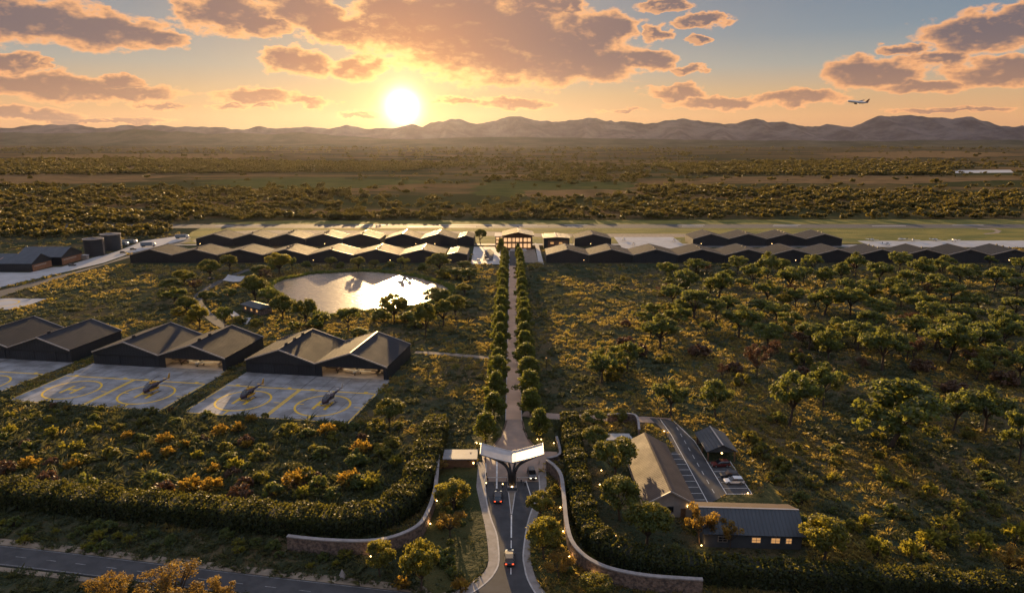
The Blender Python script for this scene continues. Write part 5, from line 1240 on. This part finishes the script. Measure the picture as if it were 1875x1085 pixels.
for s in (-1, 1):
    MB().add([(4, s * 1.5, -.8), (-3, s * 1.5, -.8), (-8, s * 17, 1.2), (-6.2, s * 17, 1.2), (4, s * 1.5, -.2), (-3, s * 1.5, -.4), (-8, s * 17, 1.4), (-6.2, s * 17, 1.45)], [(0, 1, 2, 3), (4, 5, 6, 7), (0, 1, 5, 4), (1, 2, 6, 5), (2, 3, 7, 6), (3, 0, 4, 7)]).build('wing', P_grey, aj)
    MB().loft([ringx(x, s * 5.6, -1.8, q, q, 10) for x, q in ((3.6, .8), (2.4, 1.05), (-.6, .8), (-1.4, .45))]).build('engine', P_black, aj, True)
    MB().add([(-14, s * .6, 1.0), (-16.6, s * .6, 1.0), (-18, s * 6, 1.4), (-16.8, s * 6, 1.4), (-14, s * .6, 1.25), (-16.6, s * .6, 1.2), (-18, s * 6, 1.5), (-16.8, s * 6, 1.5)], [(0, 1, 2, 3), (4, 5, 6, 7), (0, 1, 5, 4), (1, 2, 6, 5), (2, 3, 7, 6), (3, 0, 4, 7)]).build('tailplane', P_grey, aj)
MB().add([(-12.5, -.15, 1.6), (-16.5, -.15, 1.4), (-19.4, -.15, 7.4), (-17.4, -.15, 7.4), (-12.5, .15, 1.6), (-16.5, .15, 1.4), (-19.4, .15, 7.4), (-17.4, .15, 7.4)], [(0, 1, 2, 3), (4, 5, 6, 7), (0, 1, 5, 4), (1, 2, 6, 5), (2, 3, 7, 6), (3, 0, 4, 7)]).build('tail_fin', P_red, aj)
ap = at_y(1570, 187, 1250); aj.location = ap; aj.rotation_euler = (R(-14), R(-8), R(180 - 38))

# ================================================================== LAMPS
LM = [(543, 1006, 'at the left end of the left stone wall'), (679, 1022, 'at the middle of the left stone wall behind a golden tree'), (788, 962, 'at the bend of the left stone wall, the lower one'), (800, 920, 'at the bend of the left stone wall, the upper one'), (805, 846, 'where the left stone wall meets the gatehouse'),
      (1042, 1022, 'at the foot of the bend of the right stone wall'), (1031, 976, 'midway along the right stone wall, the lower one'), (1026, 932, 'midway along the right stone wall, the upper one'), (1020, 900, 'near the gate end of the right stone wall'), (1086, 1060, 'at the lower bend of the right stone wall'),
      (873, 814, 'at the left of the first left avenue tree trunk'), (879, 815, 'at the right of the first left avenue tree trunk'), (984, 807, 'left of the first right avenue tree trunk'), (991, 807, 'right of the first right avenue tree trunk'), (1014, 814, 'beside the low wall right of the canopy'), (1098, 890, 'on the garden path behind the right hedge'), (1101, 864, 'beside the tall garden tree'),
      (1128, 984, 'at the bend of the garden path'), (1369, 906, 'at the corner of the parking bays'), (1372, 962, 'at the corner of the dark cross house'), (1120, 782, 'by the garden wall'), (1284, 1002, 'under the orange tree at the cross house'), (1216, 792, 'where the side road bends into the car park')]
lp0 = None
for px, py, lb in LM:
    g = G(px, py); t = empty('garden_lamp', (g.x, g.y, 0), 0, 'small warm garden lamp ' + lb, 'lamp', 'small garden lamps')
    MB().tube([(0, 0, 0), (0, 0, .42)], .07, 6).build('post', M['dark_metal'], t)
    MB().loft([[(r * math.cos(a), r * math.sin(a), z) for a in np.linspace(0, 6.283, 9)[:-1]] for r, z in ((.05, .42), (.13, .48), (.13, .6), (.04, .66))]).build('bulb', M['lamp'], t)
    pl_ = bpy.data.lights.new('lamp_light', 'POINT'); pl_.energy = 45; pl_.color = (1.0, .55, .2); pl_.shadow_soft_size = .15
    po = link(bpy.data.objects.new('lamp_light', pl_), t); po.location = (0, 0, .95)
for px, py, lb in [(418, 556, 'tall lamp post beside the stone cottage'), (435, 540, 'tall lamp post between the pavilion and cottage'), (445, 598, 'lamp post below the pond terrace'), (1000, 678, 'lamp post right of the avenue near the side road')]:
    g = G(px, py); t = empty('lamp_post', (g.x, g.y, 0), 0, lb, 'lamp post', 'lamp posts')
    MB().tube([(0, 0, 0), (0, 0, 4.6)], [.12, .07], 8).build('pole', M['dark_metal'], t); MB().box((0, 0, 4.72), (.45, .45, .28), 0, .7).build('lantern', M['lit_window'], t)

# ================================================================== GROUND COVER (uncountable)
def scatter(name, pts, scl, idx, protos, label=None):
    me = bpy.data.meshes.new(name); n = len(pts); me.vertices.add(n); me.vertices.foreach_set('co', np.asarray(pts, np.float32).ravel())
    for nm, tp, arr in (('scl', 'FLOAT', scl), ('rot', 'FLOAT', rng.uniform(0, 6.283, n)), ('idx', 'INT', idx)):
        a = me.attributes.new(nm, tp, 'POINT'); a.data.foreach_set('value', np.asarray(arr, np.int32 if tp == 'INT' else np.float32))
    o = bpy.data.objects.new(name, me); link(o); o['kind'] = 'stuff'
    if label: o['label'] = label
    c = bpy.data.collections.new(name + '_kinds')
    for i, p in enumerate(protos): p.name = '%s_kind_%02d' % (name, i); c.objects.link(p)
    ng = bpy.data.node_groups.new(name, 'GeometryNodeTree'); ng.interface.new_socket('Geometry', in_out='INPUT', socket_type='NodeSocketGeometry'); ng.interface.new_socket('Geometry', in_out='OUTPUT', socket_type='NodeSocketGeometry')
    nn, lk = ng.nodes, ng.links; gi, go = nn.new('NodeGroupInput'), nn.new('NodeGroupOutput')
    ci = nn.new('GeometryNodeCollectionInfo'); ci.inputs[0].default_value = c; ci.inputs[1].default_value = True; ci.inputs[2].default_value = True
    ip = nn.new('GeometryNodeInstanceOnPoints'); ip.inputs['Pick Instance'].default_value = True
    def attr(nm, tp): a = nn.new('GeometryNodeInputNamedAttribute'); a.data_type = tp; a.inputs[0].default_value = nm; return a.outputs[0]
    cx_ = nn.new('ShaderNodeCombineXYZ'); lk.new(attr('rot', 'FLOAT'), cx_.inputs[2])
    lk.new(gi.outputs[0], ip.inputs['Points']); lk.new(ci.outputs[0], ip.inputs['Instance']); lk.new(attr('idx', 'INT'), ip.inputs['Instance Index'])
    lk.new(cx_.outputs[0], ip.inputs['Rotation']); lk.new(attr('scl', 'FLOAT'), ip.inputs['Scale']); lk.new(ip.outputs[0], go.inputs[0])
    o.modifiers.new('scatter', 'NODES').node_group = ng
    return o
def tuft(mat, nb, h, w, spread, seed, r0=.25):
    r = np.random.default_rng(seed); a = r.uniform(0, 6.28, nb); rr = r0 * np.sqrt(r.random(nb)); B = np.column_stack([rr * np.cos(a), rr * np.sin(a), np.zeros(nb)])
    d = np.column_stack([np.cos(a) * spread * r.uniform(.4, 1.3, nb), np.sin(a) * spread * r.uniform(.4, 1.3, nb), np.ones(nb)]); hh = h * r.uniform(.55, 1.1, nb)[:, None]
    t = np.column_stack([-np.sin(a), np.cos(a), 0 * a]) * w; m = B + d * hh * .55; e = B + d * hh * np.array([1.5, 1.5, .92])
    return quad_mesh('tuft', np.stack([B - t * .6, B + t * .6, m + t, e], 1), M[mat], None, r.random(nb), obj=False)
def mound(mat, n, R_, h, size, seed):
    r = np.random.default_rng(seed); d = unit(r.normal(size=(n, 3))); d[:, 2] = np.abs(d[:, 2]); k = r.uniform(.6, 1, n)[:, None] * (1 + .3 * np.sin(3 * np.arctan2(d[:, 1], d[:, 0]) + seed))[:, None]
    return quad_mesh('mound', leaf_quads(d * k * np.array([R_, R_, h]), d + .6 * r.normal(size=(n, 3)), r.uniform(.6, 1.3, n) * size, .8, r), M[mat], None, np.clip(r.random(n), 0, 1), obj=False)
def val_noise(x, y, s, seed):
    return .5 + .5 * fbm2(np.asarray(x) / s, np.asarray(y) / s, seed, 4) / 1.3
def ground_pts(n, y0, y1, dens_power=1.0):
    y = y0 * (y1 / y0) ** rng.random(n) ; x = rng.uniform(-.82, .82, n) * (y * .975 + 20); return np.column_stack([x, y])
def free(P):
    ok = np.ones(len(P), bool)
    for q in KEEP_OUT:
        Q = np.array(q); bb = (P[:, 0] > Q[:, 0].min()) & (P[:, 0] < Q[:, 0].max()) & (P[:, 1] > Q[:, 1].min()) & (P[:, 1] < Q[:, 1].max()) & ok
        ix = np.where(bb)[0]
        if len(ix): ok[ix[inside(P[ix], q)]] = False
    return ok
# building plans keep the cover out too
for (x0, x1, y0, y1) in [(-340, -28, 440, 476), (20, 350, 440, 476), (-300, -22, 500, 545), (25, 330, 505, 545), (-12, 17, 490, 530), (28, 40.5, 133, 164.5), (38, 59, 121, 133.5), (49.3, 57.5, 159, 172), (-360, -262, 410, 480)]:
    KEEP_OUT.append([(x0, y0), (x1, y0), (x1, y1), (x0, y1)])
for a, b in ((-174, -120), (-112.5, -59), (-52.5, .5)): KEEP_OUT.append([H(a, -1), H(b, -1), H(b, 27), H(a, 27)])
LAWN = [GP([(875, 852), (872, 893), (882, 937), (891, 982), (894, 1026), (886, 1046), (846, 1076), (795, 1090), (760, 1060), (776, 990), (800, 900), (806, 862)]), GP([(960, 757), (1010, 768), (1018, 824), (996, 826), (975, 812)]), GP([(885, 826), (902, 816), (914, 801), (921, 782), (924, 700), (905, 700), (862, 800)]),
        [(57.4, 144), (49.8, 143.2), (44.6, 139.4), (44.6, 134), (62, 133), (62, 150)], GP([(1062, 790), (1110, 800), (1150, 830), (1180, 920), (1235, 950), (1290, 1010), (1480, 1010), (1480, 1062), (1240, 1040), (1130, 1010), (1090, 960)])]
P = ground_pts(62000, 106, 600); P = P[free(P)]; x, y = P.T
nz = .55 * val_noise(x, y, 30, 5) + .45 * val_noise(x, y, 6, 6)
lawn = np.zeros(len(P), bool)
for q in LAWN: lawn |= inside(P, q)
leftfield = inside(P, GP([(-80, 700), (0, 726), (340, 752), (640, 776), (745, 780), (720, 960), (300, 955), (-80, 915)]))
verge = (y < 128) & (x < 0)
keep = rng.random(len(P)) < np.where(lawn, .34, np.where(y > 445, np.where(y > 560, .25, .3), np.clip(.25 + nz * .9, .2, 1)))
P, nz, leftfield, verge, lawn = P[keep], nz[keep], leftfield[keep], verge[keep], lawn[keep]
dark = leftfield | verge | (nz < .47) | lawn
kinds = np.where(dark, rng.choice([4, 5, 6, 7], len(P), p=[.22, .2, .38, .2]), rng.choice([0, 1, 2, 3], len(P), p=[.22, .18, .48, .12]))
gold = leftfield & (rng.random(len(P)) < .10); kinds[gold] = rng.choice([0, 3], gold.sum())
scl = np.clip(rng.lognormal(.1, .38, len(P)), .5, 2.4) * np.where(leftfield, 1.5, 1.0) * np.where(lawn, .5, 1.0) * (P[:, 1] / 250) ** .35
scatter('grass', np.column_stack([P, np.zeros(len(P))]), scl, kinds, [tuft('grass', 26, .75, .055, .55, 1, .45), tuft('grass', 20, .9, .06, .75, 2, .35), mound('grass', 44, .85, .46, .30, 3), mound('leaf_olive', 46, .6, .6, .25, 4),
    tuft('grass_dark', 26, .8, .06, .6, 5, .45), tuft('grass_dark', 22, .9, .07, .8, 6, .4), mound('grass_dark', 44, .9, .45, .30, 7), mound('grass_dark', 50, .65, .7, .26, 8)], 'rough tussock grass and low scrub covering the fields')
# reeds round the pond
rp = np.array(grow(1.035, .5)); i = rng.integers(0, len(rp), 1500); Pp = rp[i] + rng.normal(size=(1500, 2)) * 1.5
Pp = Pp[~inside(Pp, grow(1.0, .3))]
scatter('reeds', np.column_stack([Pp, np.zeros(len(Pp))]), rng.uniform(.8, 1.6, len(Pp)), rng.integers(0, 2, len(Pp)), [tuft('reed', 24, 1.3, .06, .3, 21, .5), mound('reed', 50, .9, .7, .3, 22)], 'green reeds along the pond bank')

# far woodland on the plain: reads as one mass
def crown(seed, mat='far_leaf'):
    r = np.random.default_rng(seed); Cs = []; Ns = []
    for k in range(9):
        c = np.array([r.normal() * .32, r.normal() * .32, r.uniform(.45, .8)]); d = unit(r.normal(size=(20, 3))); Cs.append(c + d * r.uniform(.6, 1, (20, 1)) * np.array([.3, .3, .22])); Ns.append(d + .5 * r.normal(size=(20, 3)))
    C = np.concatenate(Cs); C[:, 2] = np.maximum(C[:, 2], .05)
    return quad_mesh('crown', leaf_quads(C, np.concatenate(Ns), r.uniform(.16, .30, len(C)), .85, r), M[mat], None, r.random(len(C)), obj=False)
DENSE = [([(-60, 296), (250, 292), (700, 300), (900, 304), (700, 316), (0, 322), (-60, 322)], .9), ([(1190, 302), (1500, 296), (1760, 302), (1745, 322), (1250, 320)], .9), ([(-60, 340), (300, 345), (640, 352), (640, 378), (-60, 380)], .55),
         ([(-60, 392), (120, 380), (330, 398), (300, 436), (240, 452), (100, 452), (-60, 470)], 1.0), ([(300, 360), (880, 378), (870, 402), (500, 404), (330, 398)], .6), ([(700, 388), (1875, 372), (1940, 400), (1400, 404), (700, 404)], .62), ([(1160, 342), (1400, 346), (1940, 362), (1940, 384), (1180, 356)], .75),
         ([(900, 300), (1200, 304), (1200, 330), (900, 320)], .25), ([(820, 372), (1200, 360), (1180, 388), (830, 396)], .35)]
n = 110000; y = 560 * (7000 / 560) ** rng.random(n); x = rng.uniform(-.85, .85, n) * y; P = np.column_stack([x, y])
d = .035 + .20 * np.clip((val_noise(x / 3.2, y, 70, 41) - .60) * 6, 0, 1)
d[y > 1500] *= .6
for q, w in DENSE:
    m = inside(P, GP(q)); d[m] = w * np.clip(.35 + 1.3 * (val_noise(x[m] / 2.5, y[m], 40, 43) - .25), .05, 1)
m = inside(P, GP([(330, 446), (1000, 446), (1700, 446), (2100, 446), (2100, 404), (1500, 405), (900, 406), (520, 406), (385, 412), (345, 430)])); d[m] = 0
m = (y < 640) & ~inside(P, GP([(-60, 392), (120, 380), (330, 398), (320, 425), (230, 446), (100, 450), (-60, 470)])); d[m] = 0
for q in ([(-60, 322), (640, 317), (900, 330), (640, 345), (300, 341), (-60, 337)], [(1190, 323), (1800, 325), (1940, 342), (1160, 340)], [(860, 332), (1160, 336), (1160, 356), (880, 374), (700, 368)], [(-60, 282), (500, 280), (640, 290), (250, 291), (-60, 294)], [(1250, 272), (1900, 276), (1900, 294), (1300, 292)], [(420, 384), (800, 380), (860, 390), (560, 396)]):
    d[inside(P, GP(q))] *= .13
d *= np.clip(y / 1700, .38, 1)
keep = (rng.random(n) < d) & free(P); P = P[keep]; y = P[:, 1]
sc = np.clip(rng.lognormal(0, .3, len(P)), .5, 1.9) * (5.0 + 2.4 * np.clip((y - 600) / 1600, 0, 3.0))
scatter('far_woodland', np.column_stack([P, np.full(len(P), -.1)]), sc, rng.integers(0, 6, len(P)), [crown(60 + k) for k in range(6)], 'dark scrub and woodland scattered over the distant plain')
print('COUNT far', len(P), 'objects', len(COL.objects))

# ================================================================== HAZE
hz = MB().box((0, 9250, 349), (31400, 19500, 702)).build('haze', None) if False else None
m, w = new_mat('haze_air'); pv_ = w.new('ShaderNodeVolumePrincipled')
pv_.inputs['Color'].default_value = (.86, .84, 1.0, 1); pv_.inputs['Density'].default_value = 0.36e-5; pv_.inputs['Anisotropy'].default_value = .70
oo = w.new('ShaderNodeOutputMaterial'); m.node_tree.links.new(pv_.outputs[0], oo.inputs['Volume'])
hz = MB().box((0, 9200, 349), (31400, 19400, 702)).build('haze', m); hz['kind'] = 'stuff'
for o in COL.objects:
    if '_k' in o: del o['_k']
